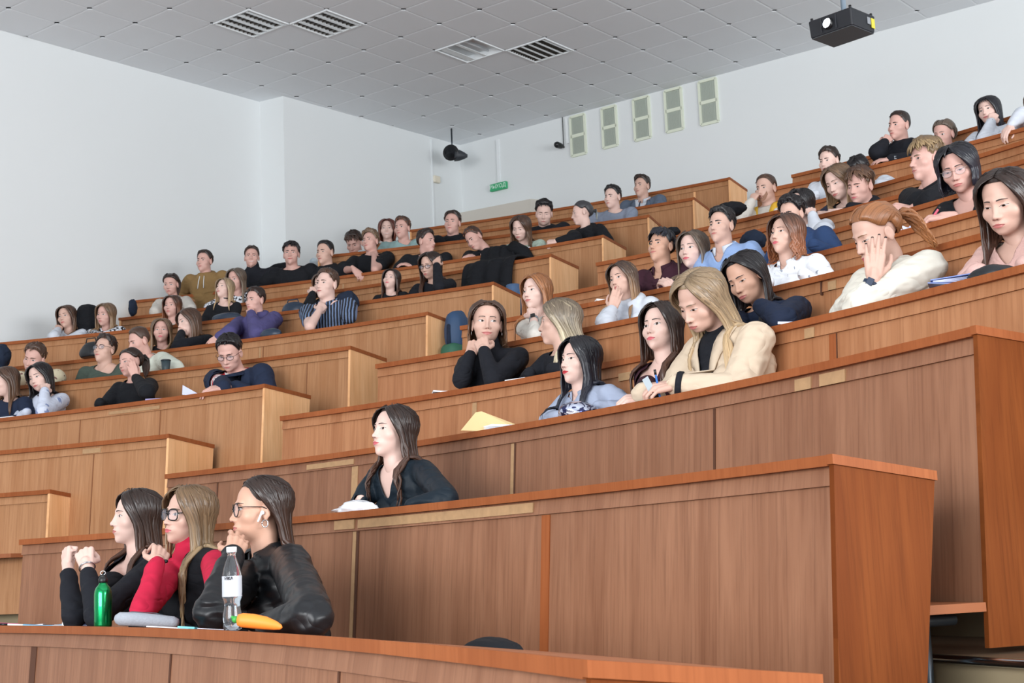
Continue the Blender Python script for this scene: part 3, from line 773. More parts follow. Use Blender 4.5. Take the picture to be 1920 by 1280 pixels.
def remesh(m, voxel, smooth=3, lam=.5, cut=None, disp=None):
    """fuse a soup of closed pieces into one skin and return V, F"""
    V0 = np.concatenate(m.V); c = V0.mean(0)
    o = mesh('tmp', V0-c, m.F); md = o.modifiers.new('r', 'REMESH'); md.mode = 'VOXEL'; md.voxel_size = voxel; md.use_smooth_shade = True
    if smooth: s = o.modifiers.new('s', 'SMOOTH'); s.iterations = smooth; s.factor = lam
    dg = bpy.context.evaluated_depsgraph_get(); ev = o.evaluated_get(dg); me = ev.to_mesh()
    V = np.zeros(len(me.vertices)*3, dtype=np.float32); me.vertices.foreach_get('co', V); V = V.reshape(-1, 3).astype(float)+c
    tot = np.zeros(len(me.polygons), dtype=np.int32); me.polygons.foreach_get('loop_total', tot)
    li = np.zeros(len(me.loops), dtype=np.int32); me.loops.foreach_get('vertex_index', li)
    ls = np.zeros(len(me.polygons), dtype=np.int32); me.polygons.foreach_get('loop_start', ls)
    F = [tuple(li[a:a+b]) for a, b in zip(ls, tot)]
    ev.to_mesh_clear(); md_ = o.data; bpy.data.objects.remove(o); bpy.data.meshes.remove(md_)
    return V, F
def cut_faces(V, F, keep):
    """drop the faces whose corners are not all kept, and clean up"""
    F = [f for f in F if all(keep[i] for i in f)]; V = V.copy(); cnt = {}
    for f in F:
        for a, b in zip(f, f[1:]+f[:1]):
            e = (a, b) if a < b else (b, a); cnt[e] = cnt.get(e, 0)+1
    nb = {}
    for (a, b), c in cnt.items():
        if c == 1: nb.setdefault(a, []).append(b); nb.setdefault(b, []).append(a)
    for _ in range(8):                       # even out the raw edge of the opening
        upd = {a: V[a]*.35+V[l].mean(0)*.65 for a, l in nb.items() if len(l) >= 2}
        for a, p in upd.items(): V[a] = p
    used = np.zeros(len(V), bool)
    for f in F: used[list(f)] = True
    idx = -np.ones(len(V), int); idx[used] = np.arange(used.sum()); return V[used], [tuple(int(idx[i]) for i in f) for f in F]
# ------------------------------------------------------------------ hair
SC0 = np.array([0, -.016, .031]); SR0 = np.array([.0765, .0955, .0835])
def adir(az, el):
    a, e = math.radians(az), math.radians(el); return np.array([math.sin(a)*math.cos(e), math.cos(a)*math.cos(e), math.sin(e)])
def scalp(d, th):
    d = np.asarray(d, float); r = 1/np.linalg.norm(d/SR0, axis=-1); return SC0+d*(r+th)[..., None] if d.ndim > 1 else SC0+d*(r+th)
def sstep(x): x = min(1, max(0, x)); return x*x*(3-2*x)
def hairline(az, male=False, low=False):
    a = abs(az); K = [(0, 33 if low else 37), (25, 31.5 if low else 36), (42, 26 if low else 30), (55, 14), (66, -2 if male else 2), (78, -14 if male else -4), (90, 4), (105, -2), (122, -26), (150, -42), (180, -46)]
    for (x0, y0), (x1, y1) in zip(K, K[1:]):
        if a <= x1: return y0+(y1-y0)*(a-x0)/(x1-x0)
    return K[-1][1]
def hair_cap(top, side, male, rough, seed, hi, fwd=0.0, part=0, low=False):
    na, ne = (72, 22) if hi else (40, 13); V = []; UV = []; F = []; rnd = seed*7.77
    for i in range(na):
        az = -180+360*i/na; h = hairline(az, male, low)
        for j in range(ne):
            q = j/(ne-1); el = h+(90-h)*q**1.1; d = adir(az, min(el, 89.5))
            w = sstep((el-8)/42); th = side*(1-w)+top*w
            fr = max(0, math.cos(math.radians(az)))
            th += fwd*fr*sstep((el-15)/25)*sstep((88-el)/30)
            th *= .25+.75*sstep((el-h)/14)
            nz = noise.noise(Vector((az*.055+rnd, el*.03, rnd)))+.6*noise.noise(Vector((az*.16+rnd, el*.07, 3+rnd)))
            th += rough*nz*(.3+.7*w)*sstep((el-h)/10)
            if part: th -= .004*math.exp(-((d[0]*SR0[0]-part*.02)/.006)**2)*(1 if d[1] > -.4 else 0)
            V.append(scalp(d, max(.0012, th))); UV.append([az/360*6*max(.25, math.cos(math.radians(min(el, 80)))), (1-q)*.3])
    for i in range(na):
        for j in range(ne-1):
            a, b = i*ne+j, ((i+1) % na)*ne+j; F.append((a, b, b+1, a+1))
    # skirt just below the hairline so the cap closes onto the skin
    V.append(scalp(adir(0, 90), max(.001, top+rough*.2))); t = len(V)-1; UV.append([0, 0])
    for i in range(na): F.append((i*ne+ne-1, ((i+1) % na)*ne+ne-1, t))
    return np.array(V), F, np.array(UV)
def ribbon(P, W, flat, center, seed, n=6, vmax=1.0):
    """one lock of hair: flattened tapering tube; 'center' gives the inward side"""
    P = np.asarray(P, float); m = len(P); T = np.gradient(P, axis=0); V = []; UV = []; F = []
    L = np.concatenate([[0], np.cumsum(np.linalg.norm(np.diff(P, axis=0), axis=1))]); L /= max(L[-1], 1e-6)
    ang = np.linspace(0, 2*np.pi, n, endpoint=False)
    for i in range(m):
        t = T[i]/max(1e-9, np.linalg.norm(T[i])); o = P[i]-center[i]; o = o-t*np.dot(o, t); no = np.linalg.norm(o)
        o = o/no if no > 1e-6 else frame_z(t)[0]
        s = np.cross(t, o)
        V.append(P[i]+W[i]*(np.outer(np.cos(ang), s)+np.outer(np.sin(ang)*flat, o)))
        UV += [[seed*.137+k/n*.12, L[i]*vmax] for k in range(n)]
    for i in range(m-1):
        for j in range(n): k = (j+1) % n; F.append((i*n+j, i*n+k, (i+1)*n+k, (i+1)*n+j))
    F.append(tuple(range(n-1, -1, -1))); F.append(tuple((m-1)*n+j for j in range(n)))
    return np.concatenate(V), F, np.array(UV)
def push(p, caps, e=.008):
    for A, B, r in caps:
        d = B-A; t = np.clip(np.dot(p-A, d)/max(1e-9, np.dot(d, d)), 0, 1); v = p-A-d*t; n = np.linalg.norm(v)
        if n < r+e: p = A+d*t + (v/n if n > 1e-6 else np.array([0, 0, 1.]))*(r+e)
    return p
def make_hair(h, head, body, hi, seed):
    """h: dict(kind, len, part, wave, vol, front, bangs); head=(C,R,sc); body: collision capsules. -> MB"""
    rnd = random.Random(seed); C, R, sc = head; kind = h['kind']; m = MB()
    W = lambda p: (np.asarray(p)*sc) @ R.T + C
    male = h.get('male', False); vol = h.get('vol', 1.0)
    if kind in ('short', 'crop', 'quiff', 'curlytop', 'fringe', 'curtain'):
        par = dict(short=(.020, .009, .010, .004), crop=(.011, .004, .004, .002), quiff=(.026, .008, .012, .010), curlytop=(.030, .012, .016, .006), fringe=(.024, .013, .012, .004), curtain=(.024, .011, .008, .004))[kind]
        V, F, UV = hair_cap(par[0]*vol, par[1], male, par[2], seed, hi, fwd=par[3]); m.add(W(V), F, UV)
        n = {'short': 60, 'crop': 30, 'quiff': 70, 'curlytop': 90, 'fringe': 120, 'curtain': 150}[kind]
        if not hi: n //= 2
        for i in range(n):                    # short tufts
            az = rnd.uniform(-180, 180) if kind != 'crop' else rnd.uniform(-60, 60); el = rnd.uniform(max(14, hairline(az, male)+4), 86)
            if kind in ('fringe', 'curtain') and i < n*.55: az = rnd.uniform(-58, 58); el = rnd.uniform(38, 60)
            d = adir(az, el); ln = rnd.uniform(.6, 1.1)*{'short': .030, 'crop': .012, 'quiff': .034, 'curlytop': .03, 'fringe': .055, 'curtain': .06}[kind]
            fw = kind in ('fringe', 'curtain') and abs(az) < 62
            tx = adir(az+rnd.uniform(-25, 25)+(0 if not fw else (az*.9 if kind == 'curtain' else az*.1+h.get('sweep', 12))), el-30)-d
            tx /= np.linalg.norm(tx); P = []; Cn = []
            for q in np.linspace(0, 1, 5):
                dd = d+tx*q*ln/.09; dd /= np.linalg.norm(dd)
                P.append(W(scalp(dd, par[0]*vol*(.75 if el > 40 else .5)*(1.0 if not fw else 1.05)+.003*math.sin(q*3))+tx*ln*q*.15)); Cn.append(W(SC0))
            w = .0070
            V, F, UV = ribbon(P, [w*sc*a for a in (.6, 1, .95, .7, .15)], .45, Cn, i*3.1, 5); m.add(V, F, UV)
        return m
    L = h.get('len', .28)*(1.22 if kind == 'long' else 1); wave = h.get('wave', 0); px = h.get('part', 0)*.018; mn = h.get('front', 52)
    V, F, UV = hair_cap(.0075*vol, .008*vol, False, .002, seed, hi, part=h.get('part', 0), low=kind in ('pony', 'bun')); m.add(W(V), F, UV)
    N_ = h.get('n', 150 if hi else 60)
    ponyp = scalp(adir(180, h.get('ponyel', 8)), .022)
    for i in range(N_):
        side = 1 if i % 2 else -1; u = (i//2+rnd.random()*.8)/(N_/2); u = min(1, u)
        az = mn+(182-mn)*u
        # start point on the parting
        el0 = 50+70*u**.8; s0 = adir(0, el0) if el0 <= 90 else adir(180, 180-el0)
        s0 = s0+np.array([px/.08+side*.035, 0, 0]); s0 /= np.linalg.norm(s0)
        pull = kind in ('pony', 'bun') or (kind == 'halfup' and i % 3 and az > 40)
        if pull:
            aa = side*(25+155*u*.9) if not (kind == 'halfup') else side*(20+150*u); hl = hairline(aa, False, kind != 'halfup')
            s0 = adir(aa, hl+2); P = []; Cn = []
            e1 = (ponyp-SC0); e1 /= np.linalg.norm(e1)
            s1 = adir(aa*.5+side*30, 58-30*u)
            for q in np.linspace(0, 1, 9):
                dd = s0*(1-q)+e1*q+s1*.55*math.sin(math.pi*q)*(1-u*.8); dd /= np.linalg.norm(dd)
                P.append(W(scalp(dd, .006+.010*math.sin(math.pi*q*.8)*vol))); Cn.append(W(SC0))
            Wd = [.011*sc*(.6+.5*math.sin(math.pi*min(1, q+.15))) for q in np.linspace(0, 1, 9)]
            V, F, UV = ribbon(P, Wd, .5, Cn, i*3.7, 6, .3); m.add(V, F, UV); continue
        el1 = h.get('el1', -18)-8*u
        e = adir(side*az, el1); P = []; Cn = []; a = math.acos(max(-1, min(1, float(np.dot(s0, e)))))
        k1 = 8
        for q in np.linspace(0, 1, k1):
            dd = (math.sin((1-q)*a)*s0+math.sin(q*a)*e)/max(1e-6, math.sin(a)); th = (.006+.013*math.sin(math.pi*min(.75, q))+.007*q)*vol + rnd.uniform(-.0015, .0015)
            if az < 75: th += .006*q
            P.append(W(scalp(dd, th))); Cn.append(W(SC0))
        v = (P[-1]-P[-2]); v /= np.linalg.norm(v); ll = L*rnd.uniform(.86, 1.05)*sc*(1 if u > .12 else h.get('frontlen', .9)); k2 = 11 if hi else 8; st_ = ll/k2; p = P[-1].copy()
        phs = rnd.uniform(0, 6.28); outw = (p-C)*[1, 1, 0]; outw /= max(1e-6, np.linalg.norm(outw)); tang = np.array([-outw[1], outw[0], 0])
        bias = h.get('bias')
        for q in range(k2):
            g = min(1, .35+.22*q); v = v*(1-g)+np.array([0, 0, -1.])*g; v /= np.linalg.norm(v)
            if kind == 'bob' and q > k2*.6: v = v-outw*.35; v /= np.linalg.norm(v)
            if bias is not None: v = v+np.array(bias)*.17; v /= np.linalg.norm(v)
            p0_ = p.copy(); p = p+v*st_; p = push(p, body, .009); p = push(p, body, .009)
            if p[2] > p0_[2]-.55*st_ and 'tf' in h:      # resting on the shoulder: slide off it, forward or back
                sl = (h['tf']*.55 if az < h.get('split', 74) else -h['tf']*.8)+outw*.12-np.array([0, 0, .55]); p = p+sl/np.linalg.norm(sl)*st_; p = push(p, body, .009); p = push(p, body, .009)
            if wave:
                w_ = wave*math.sin(phs+q*1.25)*min(1, q/3); P.append(p+tang*w_+outw*abs(w_)*.5)
            else: P.append(p+tang*.002*math.sin(phs+q))
            Cn.append(np.array([C[0], C[1], p[2]]))
        n_ = len(P); Wd = []
        for q in range(n_):
            z = q/(n_-1); Wd.append(sc*(.0088 if hi else .0115)*vol**.5*(.55+.55*sstep(z*3))*(1 if z < .75 else max(.12, 1-(z-.75)*3.4)))
        V, F, UV = ribbon(P, Wd, .5, Cn, i*3.7, 6); m.add(V, F, UV)
    if hi and kind in ('long', 'bob'):
        for i in range(26):                   # loose single strands over the surface
            az = rnd.uniform(mn, 178)*(1 if i % 2 else -1); P = []; Cn = []; w0 = rnd.uniform(.004, .012)
            for q in np.linspace(.15, 1, 9):
                dd = adir(az*min(1, .3+q), 78-96*q); P.append(W(scalp(dd, .017*vol+w0*math.sin(q*3)))); Cn.append(W(SC0))
            V, F, UV = ribbon(P, [.0011*sc]*9, .8, Cn, i*2.3, 4); m.add(V, F, UV)
    if kind in ('pony', 'halfup'):
        base = W(ponyp); out = (base-C); out /= np.linalg.norm(out); pl = h.get('ponylen', .26)*sc
        m.add(*(lambda t: (t[0], t[1]))(ellipsoid(base+out*.006, (.018, .018, .018), 10, 7)))
        dirn = np.array(h.get('ponydir', (0, 0, -1.)), float); dirn /= np.linalg.norm(dirn)
        for i in range(34 if hi else 16):
            a = rnd.uniform(0, 6.28); r = rnd.random()**.5; ax, ay, _ = frame_z(out); off = (math.cos(a)*ax+math.sin(a)*ay)*r
            P = [base]; Cn = [C]; p = base.copy(); v = out+off*.4+np.array([0, 0, .15]); v /= np.linalg.norm(v); ph = rnd.uniform(0, 6)
            for q in range(10):
                g = min(1, .22+.16*q); v = v*(1-g)+dirn*g; v /= np.linalg.norm(v); p = p+v*pl/10*rnd.uniform(.93, 1.07); p = push(p, body, .006)
                P.append(p+off*.030*math.sin(math.pi*min(1, (q+1)/9))+ax*wave*math.sin(ph+q*1.4)); Cn.append(C)
            V, F, UV = ribbon(P, [sc*.008*(1 if q < 7 else (1, .8, .6, .3)[q-7]) for q in range(11)], .6, Cn, i*5.3+2, 6); m.add(V, F, UV)
    if kind == 'bun':
        base = W(scalp(adir(180, 22), .03)); m.add(*ellipsoid(base, (.034, .034, .032), 14, 9))
    for i in range(h.get('bangs', 0)):        # fringe over the forehead
        c = h.get('bangc', 0); x = (i+.5)/h['bangs']*2-1; az = x*h.get('bangw', 46)+c; s0 = adir(az*.35+px*300, 66); el1 = h.get('bangel', 12)
        az2 = az+(h.get('bangout', 0)*(1 if az > 0 else -1)); P = []; Cn = []
        for q in np.linspace(0, 1, 8):
            e = adir(az2, el1+rnd.uniform(-2, 2)); dd = s0*(1-q)+e*q+np.array([0, .25, .12])*math.sin(math.pi*q)*.6; dd /= np.linalg.norm(dd)
            P.append(W(scalp(dd, .010+.010*math.sin(math.pi*q)+.004*q))); Cn.append(W(SC0))
        V, F, UV = ribbon(P, [sc*.0075*w for w in (.6, 1, 1, 1, .9, .8, .6, .25)], .4, Cn, i*4.1+9, 5, .4); m.add(V, F, UV)
    return m

# ------------------------------------------------------------------ whole person
PROF = {'F': [(0, .165, .125), (.2, .148, .108), (.42, .138, .100), (.62, .150, .108), (.78, .168, .106), (.88, .160, .090), (.95, .112, .070), (1.02, .056, .056)],
        'M': [(0, .168, .125), (.2, .160, .115), (.42, .164, .114), (.62, .182, .122), (.78, .204, .118), (.88, .192, .098), (.95, .130, .076), (1.02, .066, .064)]}
def loft(P, rings, tr, tf_, off=0, n=22):
    V = []; F = []; ang = np.linspace(0, 2*np.pi, n, endpoint=False)
    for (u, a, b), p, y in zip(rings, P, tf_):
        ca = np.sign(np.cos(ang))*np.abs(np.cos(ang))**.85; sa = np.sign(np.sin(ang))*np.abs(np.sin(ang))**.85
        V.append(p+np.outer(ca*(a+off), tr)+np.outer(sa*(b+off), y))
    m = len(rings)
    for i in range(m-1):
        for j in range(n): F.append((i*n+j, i*n+(j+1) % n, (i+1)*n+(j+1) % n, (i+1)*n+j))
    F.append(tuple(range(n-1, -1, -1))); F.append(tuple((m-1)*n+j for j in range(n)))
    return ('m', np.concatenate(V), F)
def ik(S, Wt, la, lb, pole):
    d = Wt-S; D = np.linalg.norm(d); dn = d/max(D, 1e-6)
    if D > (la+lb)*.995: return S+dn*D*la/(la+lb)
    a = (la*la-lb*lb+D*D)/(2*D); h = math.sqrt(max(0, la*la-a*a)); p = pole-dn*np.dot(pole, dn); p /= max(1e-6, np.linalg.norm(p))
    return S+dn*a+p*h
PEOPLE = []
def person(label, blk, k, px, hp, yaw, pitch=0, roll=0, sex='F', hair=None, hcol='brown', tops=(), skin='fair', arms=None, d=None, ty=0, fwd=0, nx=0,
           glasses=None, iris='brown', gaze=0, lid=1.0, smile=0, lipc=None, group='students in the audience', brow=1.0, extras=(), tex=None, sub=None, nz=0, beard=None):
    seed = int(px[0]*13+px[1]*7) % 9973; rnd = random.Random(seed)
    # row spacing at this place
    C = None
    s0 = st(*(hit(blk, k, px[0], px[1], .35)[:2]))[0]
    try:
        e0 = edge(blk, k, s0); n0 = normal(blk, k, s0); a, b, c = coef(blk, k+1); gap = 1.0
        for g in np.arange(.3, 1.8, .02):
            q = e0+n0*g; s_, t_ = st(q[0], q[1])
            if t_ > a+b*s_+c*s_*s_: gap = g; break
    except KeyError: gap = 1.2
    dh = d if d is not None else min(.46, gap-.30)
    C = hit(blk, k, px[0], px[1], dh); dist = float((C-O) @ CAM[2]); sc = min(1.16, max(.86, hp*dist/(.236*FPX)))
    near = dist < 8.2; hi = hp > 58; n0 = normal(blk, k, st(C[0], C[1])[0]); n3 = np.array([n0[0], n0[1], 0])
    cdir = (O-C)*[1, 1, 0]; cdir /= np.linalg.norm(cdir); ldir = np.array([cdir[1], -cdir[0], 0])
    ya, pa, ra = math.radians(yaw), math.radians(pitch), math.radians(roll); Z = np.array([0, 0, 1.])
    f = cdir*math.cos(ya)+ldir*math.sin(ya); Fd = f*math.cos(pa)-Z*math.sin(pa); r = np.cross(f, Z); u = np.cross(r, Fd)
    r2 = r*math.cos(ra)+u*math.sin(ra); u2 = u*math.cos(ra)-r*math.sin(ra); R = np.stack([r2, Fd, u2], 1)
    tf = -n3*.8+f*.2; ang = math.radians(ty); tf = tf/np.linalg.norm(tf)
    tf = np.array([tf[0]*math.cos(ang)-tf[1]*math.sin(ang), tf[0]*math.sin(ang)+tf[1]*math.cos(ang), 0]); tr = np.cross(tf, Z)
    Nk = C - tf*(.030+.075*max(0, math.sin(pa))+fwd)*sc - Z*((.141 if sex == 'F' else .128)*(1-.42*max(0, math.sin(pa)))+nz)*sc + u2*[0, 0, 0] + tr*nx - r2*0
    Nk = Nk - (u2-Z)*[.10, .10, 0]*sc
    sN = st(Nk[0], Nk[1])[0]; dz = desk_z(k)
    dN = float(np.dot(Nk[:2]-edge(blk, k, sN), n0)); hd = min(max(dN+.05, .62), gap-.17) if gap-.17 > dN-.06 else dN
    hip = np.append(edge(blk, k, sN, hd), dz-.36)
    root = empty('person', (hip[0], hip[1], dz-.97), label, 'person', group)
    # spine
    sp = Nk-hip; us = sp/np.linalg.norm(sp); rings = PROF[sex]; back = -np.cross(us, tr)*-1
    yv = np.cross(us, tr); yv = yv if np.dot(yv, tf) > 0 else -yv
    P = [hip+sp*q[0]-yv*.03*math.sin(math.pi*min(1, q[0])) for q in rings]; TF = [yv]*len(P); bs = sc
    rings = [(q[0], q[1]*bs, q[2]*bs) for q in rings]
    sh = (.166 if sex == 'F' else .196)*bs; u86 = hip+sp*.895-yv*.006
    S = {'a': u86+tr*sh, 'b': u86-tr*sh}
    arms = arms or {}; A = {}; thick = 1.0 if sex == 'F' else 1.14
    for sd, sg in (('a', 1), ('b', -1)):
        sp_ = arms.get(sd) or {}; la, lb = .275*bs, .245*bs
        if 'h' in sp_:
            hx = sp_['h']; Hc = hit(blk, k, hx[0], hx[1], hx[2] if len(hx) > 2 else dh-.08)
        else:
            q = edge(blk, k, sN, .20)+tr[:2]*sg*.14; q = q - n0*0
            Hc = np.array([q[0], q[1], dz+.005])
        if 'e' in sp_:
            ex = sp_['e']; E = hit(blk, k, ex[0], ex[1], ex[2] if len(ex) > 2 else .20)
            X = (Hc-E)/np.linalg.norm(Hc-E)
        else:
            X = Hc-S[sd]; X = X/np.linalg.norm(X); E = None
        if 'x' in sp_:
            xv = sp_['x']; X = xv[0]*ldir+xv[1]*cdir+xv[2]*Z; X = X/np.linalg.norm(X)
        if E is None:
            if 'x' not in sp_ and 'h' not in sp_: X = tf*.9-tr*sg*.35-Z*.05; X /= np.linalg.norm(X)
        Wr = Hc-X*.075*bs
        if E is None: E = ik(S[sd], Wr, la, lb, -Z*1.0+tr*sg*.7-tf*.15)
        if E[2] < dz+.03 and float(np.dot(E[:2]-edge(blk, k, sN), n0)) < .42: E = np.array([E[0], E[1], dz+.03])
        zv = sp_.get('z', (0, .3, 1)); Zd = zv[0]*ldir+zv[1]*cdir+zv[2]*Z; Zd = Zd-X*np.dot(Zd, X); Zd /= max(1e-6, np.linalg.norm(Zd)); Yd = np.cross(Zd, X)
        A[sd] = dict(S=S[sd], E=E, W=Wr, X=np.stack([X, Yd, Zd], 1), curl=sp_.get('curl', 'relax'), side=1 if sd == 'a' else -1, thumb=sp_.get('thumb', .5), hide=sp_.get('hide', False), nails=sp_.get('nails'), bare=sp_.get('bare'))
    # ---------------- body: head and neck, eyes, ears, arms and hands, trunk
    sk = skin_mat('skin_'+skin, SKIN[skin]); lip = pmat('lips_'+(lipc or skin), {'red': (186, 40, 52), 'pink': (205, 100, 110), None: (188, 112, 108)}.get(lipc, (188, 112, 108)), .4)
    hm = hair_mat('hair_'+hcol, *HAIR[hcol]); hr = HAIR[hcol][0]; br = pmat('brow_'+hcol, tuple(int(v*.72+34) for v in hr), .8)
    slots = [sk, M_EYEW, pmat('iris_'+iris, IRIS[iris], .2), M_PUPIL, br, lip, M_LINE, M_TEETH]
    V_, F_, I_ = [], [], []; cnt = [0]
    def addb(V, F, slot=0):
        V_.append(np.asarray(V, float)); F_.extend([[int(i)+cnt[0] for i in q] for q in F]); I_.extend([slot]*len(F)); cnt[0] += len(V)
    Vh, Fh = head_grid(sex, hi); Vh = Vh.copy()
    wl = (Vh*sc) @ R.T + C
    low = np.clip((-.080-Vh[:, 2])/.10, 0, 1); low = (low*low*(3-2*low))[:, None]
    nf = Nk + np.outer(Vh[:, 0]*sc, tr)+np.outer((Vh[:, 1]+.042)*sc, yv)+np.outer((Vh[:, 2]+(.135 if sex == 'F' else .122))*sc, us)
    wl = wl*(1-low)+nf*low; addb(wl, Fh)
    fe = face_features(sex, gaze, lid, smile, hi, brow)
    for V, F, sl in fe: addb((V*sc) @ R.T + C, F, sl)
    for sg in (-1, 1):
        V, F = ear_mesh(sg, hi); addb((V*sc) @ R.T + C, F)
    vx = .0036 if near else (.0048 if hi else .0062)
    spec0 = tops[0] if tops else {}
    nailm = MB()
    for sd in ('a', 'b'):
        a = A[sd]
        if a['hide']: continue
        prt, nails = hand_parts(a['side'], a['curl'], a['thumb'])
        hm_ = caps_to_mesh(prt, (a['X']*sc, a['W']), 10 if hi else 8)
        bare = a['bare'] if a['bare'] is not None else spec0.get('sl', 'long') in ('short', 'none')
        full = a['E'] if bare else a['W']+(a['E']-a['W'])*.45
        t = np.linalg.norm(full-a['W'])
        V, F = capsule(a['W']-a['X'][:, 0]*.005, full, .0255*sc*thick*.95, (.037 if bare else .031)*sc*thick, 14); hm_.add(V, F)
        if bare: V, F = capsule(a['E'], a['S'], .038*sc*thick, .048*sc*thick, 14); hm_.add(V, F)
        V, F = remesh(hm_, vx*(1.25 if bare else 1), 2, .5); addb(V, F)
        if a['nails']:
            for p, dd, nn, rr in nails:
                p2 = (a['X']*sc) @ p + a['W']; d2 = a['X'] @ dd; n2 = a['X'] @ nn; n2 = n2/np.linalg.norm(n2); rot = np.stack([d2, np.cross(n2, d2), n2], 1)
                V, F = ellipsoid(p2+n2*rr*sc*.72+d2*.003, (.0085*sc, .0058*sc, .0022*sc), 8, 5, rot); nailm.add(V, F)
    core = MB(); cr = loft(P, rings, tr, TF, -.010); core.add(cr[1], cr[2])
    for sd in ('a', 'b'):
        a = A[sd]; V, F = capsule(P[-2]+(a['S']-P[-2])*.25, a['S']-(us*.012), .040*bs, .044*bs); core.add(V, F)
        if not spec0.get('sl', 'long') in ('short', 'none'): V, F = capsule(a['S'], a['E'], .040*bs, .034*bs); core.add(V, F); V, F = capsule(a['E'], a['W'], .033*bs, .024*bs); core.add(V, F)
    if sex == 'F':
        for sg in (-1, 1): V, F = ellipsoid(hip+sp*.64+yv*.070*bs+tr*sg*.062*bs, (.058*bs, .052*bs, .060*bs)); core.add(V, F)
    V, F = remesh(core, .012 if near else .02, 3); addb(V, F)
    thigh = {}
    for sg in (-1, 1):
        hj = hip+tr*sg*.09-us*.02; hj[2] = dz-.375
        kn = hj+tf*min(.42, max(.2, hd-.14))+tr*sg*.03+Z*.01; kn[2] = dz-.37; ft = kn+tf*.02; ft[2] = dz-.90
        thigh[sg] = (hj, kn, ft); V, F = capsule(hj, kn, .062, .046, 10); addb(V, F); V, F = capsule(kn, ft, .044, .032, 10); addb(V, F)
    Vall = np.concatenate(V_)
    body = mesh('body', local(root, Vall), F_, parent=root, mats=slots, midx=I_, smooth=True)
    # ---------------- trousers and shoes (under the desks)
    tm = MB()
    for sg in (-1, 1):
        hj, kn, ft = thigh[sg]; tm.add(*capsule(hj-Z*.0, kn, .078, .056, 12)); tm.add(*capsule(kn, ft+Z*.05, .054, .042, 12))
    tm.add(*ellipsoid(hip-Z*.01, (.16, .13, .085), 14, 8))
    tm.build('trousers', cloth_mat('denim_dark', (44, 52, 70)) if seed % 2 else cloth_mat('trouser_black', (26, 26, 30)), root, True)
    # ---------------- clothes
    caps = [(S['a'], S['b'], .068*bs), (hip+sp*.35-tr*.05, hip+sp*.80-tr*.07, .112*bs), (hip+sp*.35+tr*.05, hip+sp*.80+tr*.07, .112*bs), (Nk, C-Z*.06*sc+(-Fd*.02), .052*sc)]
    for sd in ('a', 'b'): caps.append((A[sd]['S'], A[sd]['E'], .060*bs)); caps.append((A[sd]['E'], A[sd]['W'], .050*bs))
    for ti, tp in enumerate(tops):
        off = tp.get('off', .004+.007*ti); slv = tp.get('sl', 'long'); neck = tp.get('neck', 'crew'); lo = tp.get('loose', 1.0); m = MB()
        rg = [(q[0], q[1]*(1+.05*(lo-1)*3), q[2]*(1+.05*(lo-1)*3)) for q in rings]
        cr = loft(P, rg, tr, TF, off); m.add(cr[1], cr[2])
        if sex == 'F':
            for sg in (-1, 1): m.add(*ellipsoid(hip+sp*.64+yv*(.072*bs+off)+tr*sg*.060*bs, (.062*bs, .052*bs, .064*bs)))
        for sd in ('a', 'b'):
            a = A[sd]
            base = P[-2]+(a['S']-P[-2])*.15
            m.add(*capsule(base-us*.01, a['S']-us*.006, .046*bs+off, .052*bs+off))
            if slv == 'none': continue
            q = a['E'] if slv != 'short' else a['S']+(a['E']-a['S'])*.62
            m.add(*capsule(a['S'], q, (.053*thick*bs+off)*lo**.7, (.045*thick*bs+off)*lo))
            if slv in ('long', 'push'):
                w = a['W']+(a['E']-a['W'])/np.linalg.norm(a['E']-a['W'])*tp.get('wr', .004)
                if slv == 'push': w = a['E']+(a['W']-a['E'])*.55
                m.add(*capsule(q, w, (.044*thick*bs+off)*lo, (.029*thick*bs+off)*(1+.5*(lo-1))))
        if neck == 'turtle':
            up_ = (C-Z*.10*sc)-Nk; m.add(*capsule(Nk-us*.02, Nk+us*.048*sc, (.058 if sex == 'F' else .067)*sc+off*.5, (.054 if sex == 'F' else .062)*sc+off*.5, 20))
        if neck == 'hood':
            Pn = []
            for q in np.linspace(-150, 150, 15):
                al = math.radians(q); Pn.append(Nk-yv*(math.cos(al)*.088-.01)*bs+tr*math.sin(al)*.085*bs+us*(.022*math.cos(al)-.022)*bs)
            m.add(*tube(Pn, [.018+.020*math.cos(math.radians(q)/2.2)**2 for q in np.linspace(-150, 150, 15)], 10))
        vx2 = .0085 if near else (.011 if hi else .015)
        V, F = remesh(m, vx2, 4, .6)
        # folds
        cr_ = tp.get('fold', 1.0); ns = .0075*cr_
        if ns:
            D = V-hip; nn = np.zeros(len(V))
            for q in range(len(V)):
                p = V[q]; nn[q] = 1.1*noise.noise(Vector((p[0]*8+seed, p[1]*8, p[2]*13)))+1.25*(.35-abs(noise.noise(Vector((p[0]*13+seed, p[1]*13, p[2]*21)))))*(1.3 if near else .6)
            cen = hip+np.outer(np.clip((D @ us)/np.linalg.norm(sp), 0, 1), sp); o_ = V-cen; o_ /= np.linalg.norm(o_, axis=1, keepdims=True)+1e-9
            V = V+o_*(nn*ns)[:, None]
        rel = V-Nk; hu = rel @ us; fr = rel @ yv; lt = rel @ tr
        keep = np.ones(len(V), bool); pl = np.sqrt(fr**2+lt**2)
        if neck in ('crew', 'v', 'open', 'hood', 'collar', 'wide', 'blazer'):
            lim = .006-.40*fr if neck != 'wide' else -.012-.38*fr
            keep &= ~((hu > lim) & (pl < (.092 if neck != 'wide' else .118)*bs*(1 if sex == 'F' else 1.1))) if neck != 'hood' else ~((hu > .0-.55*fr) & (pl < .060*bs+.0) & (fr > -.02))
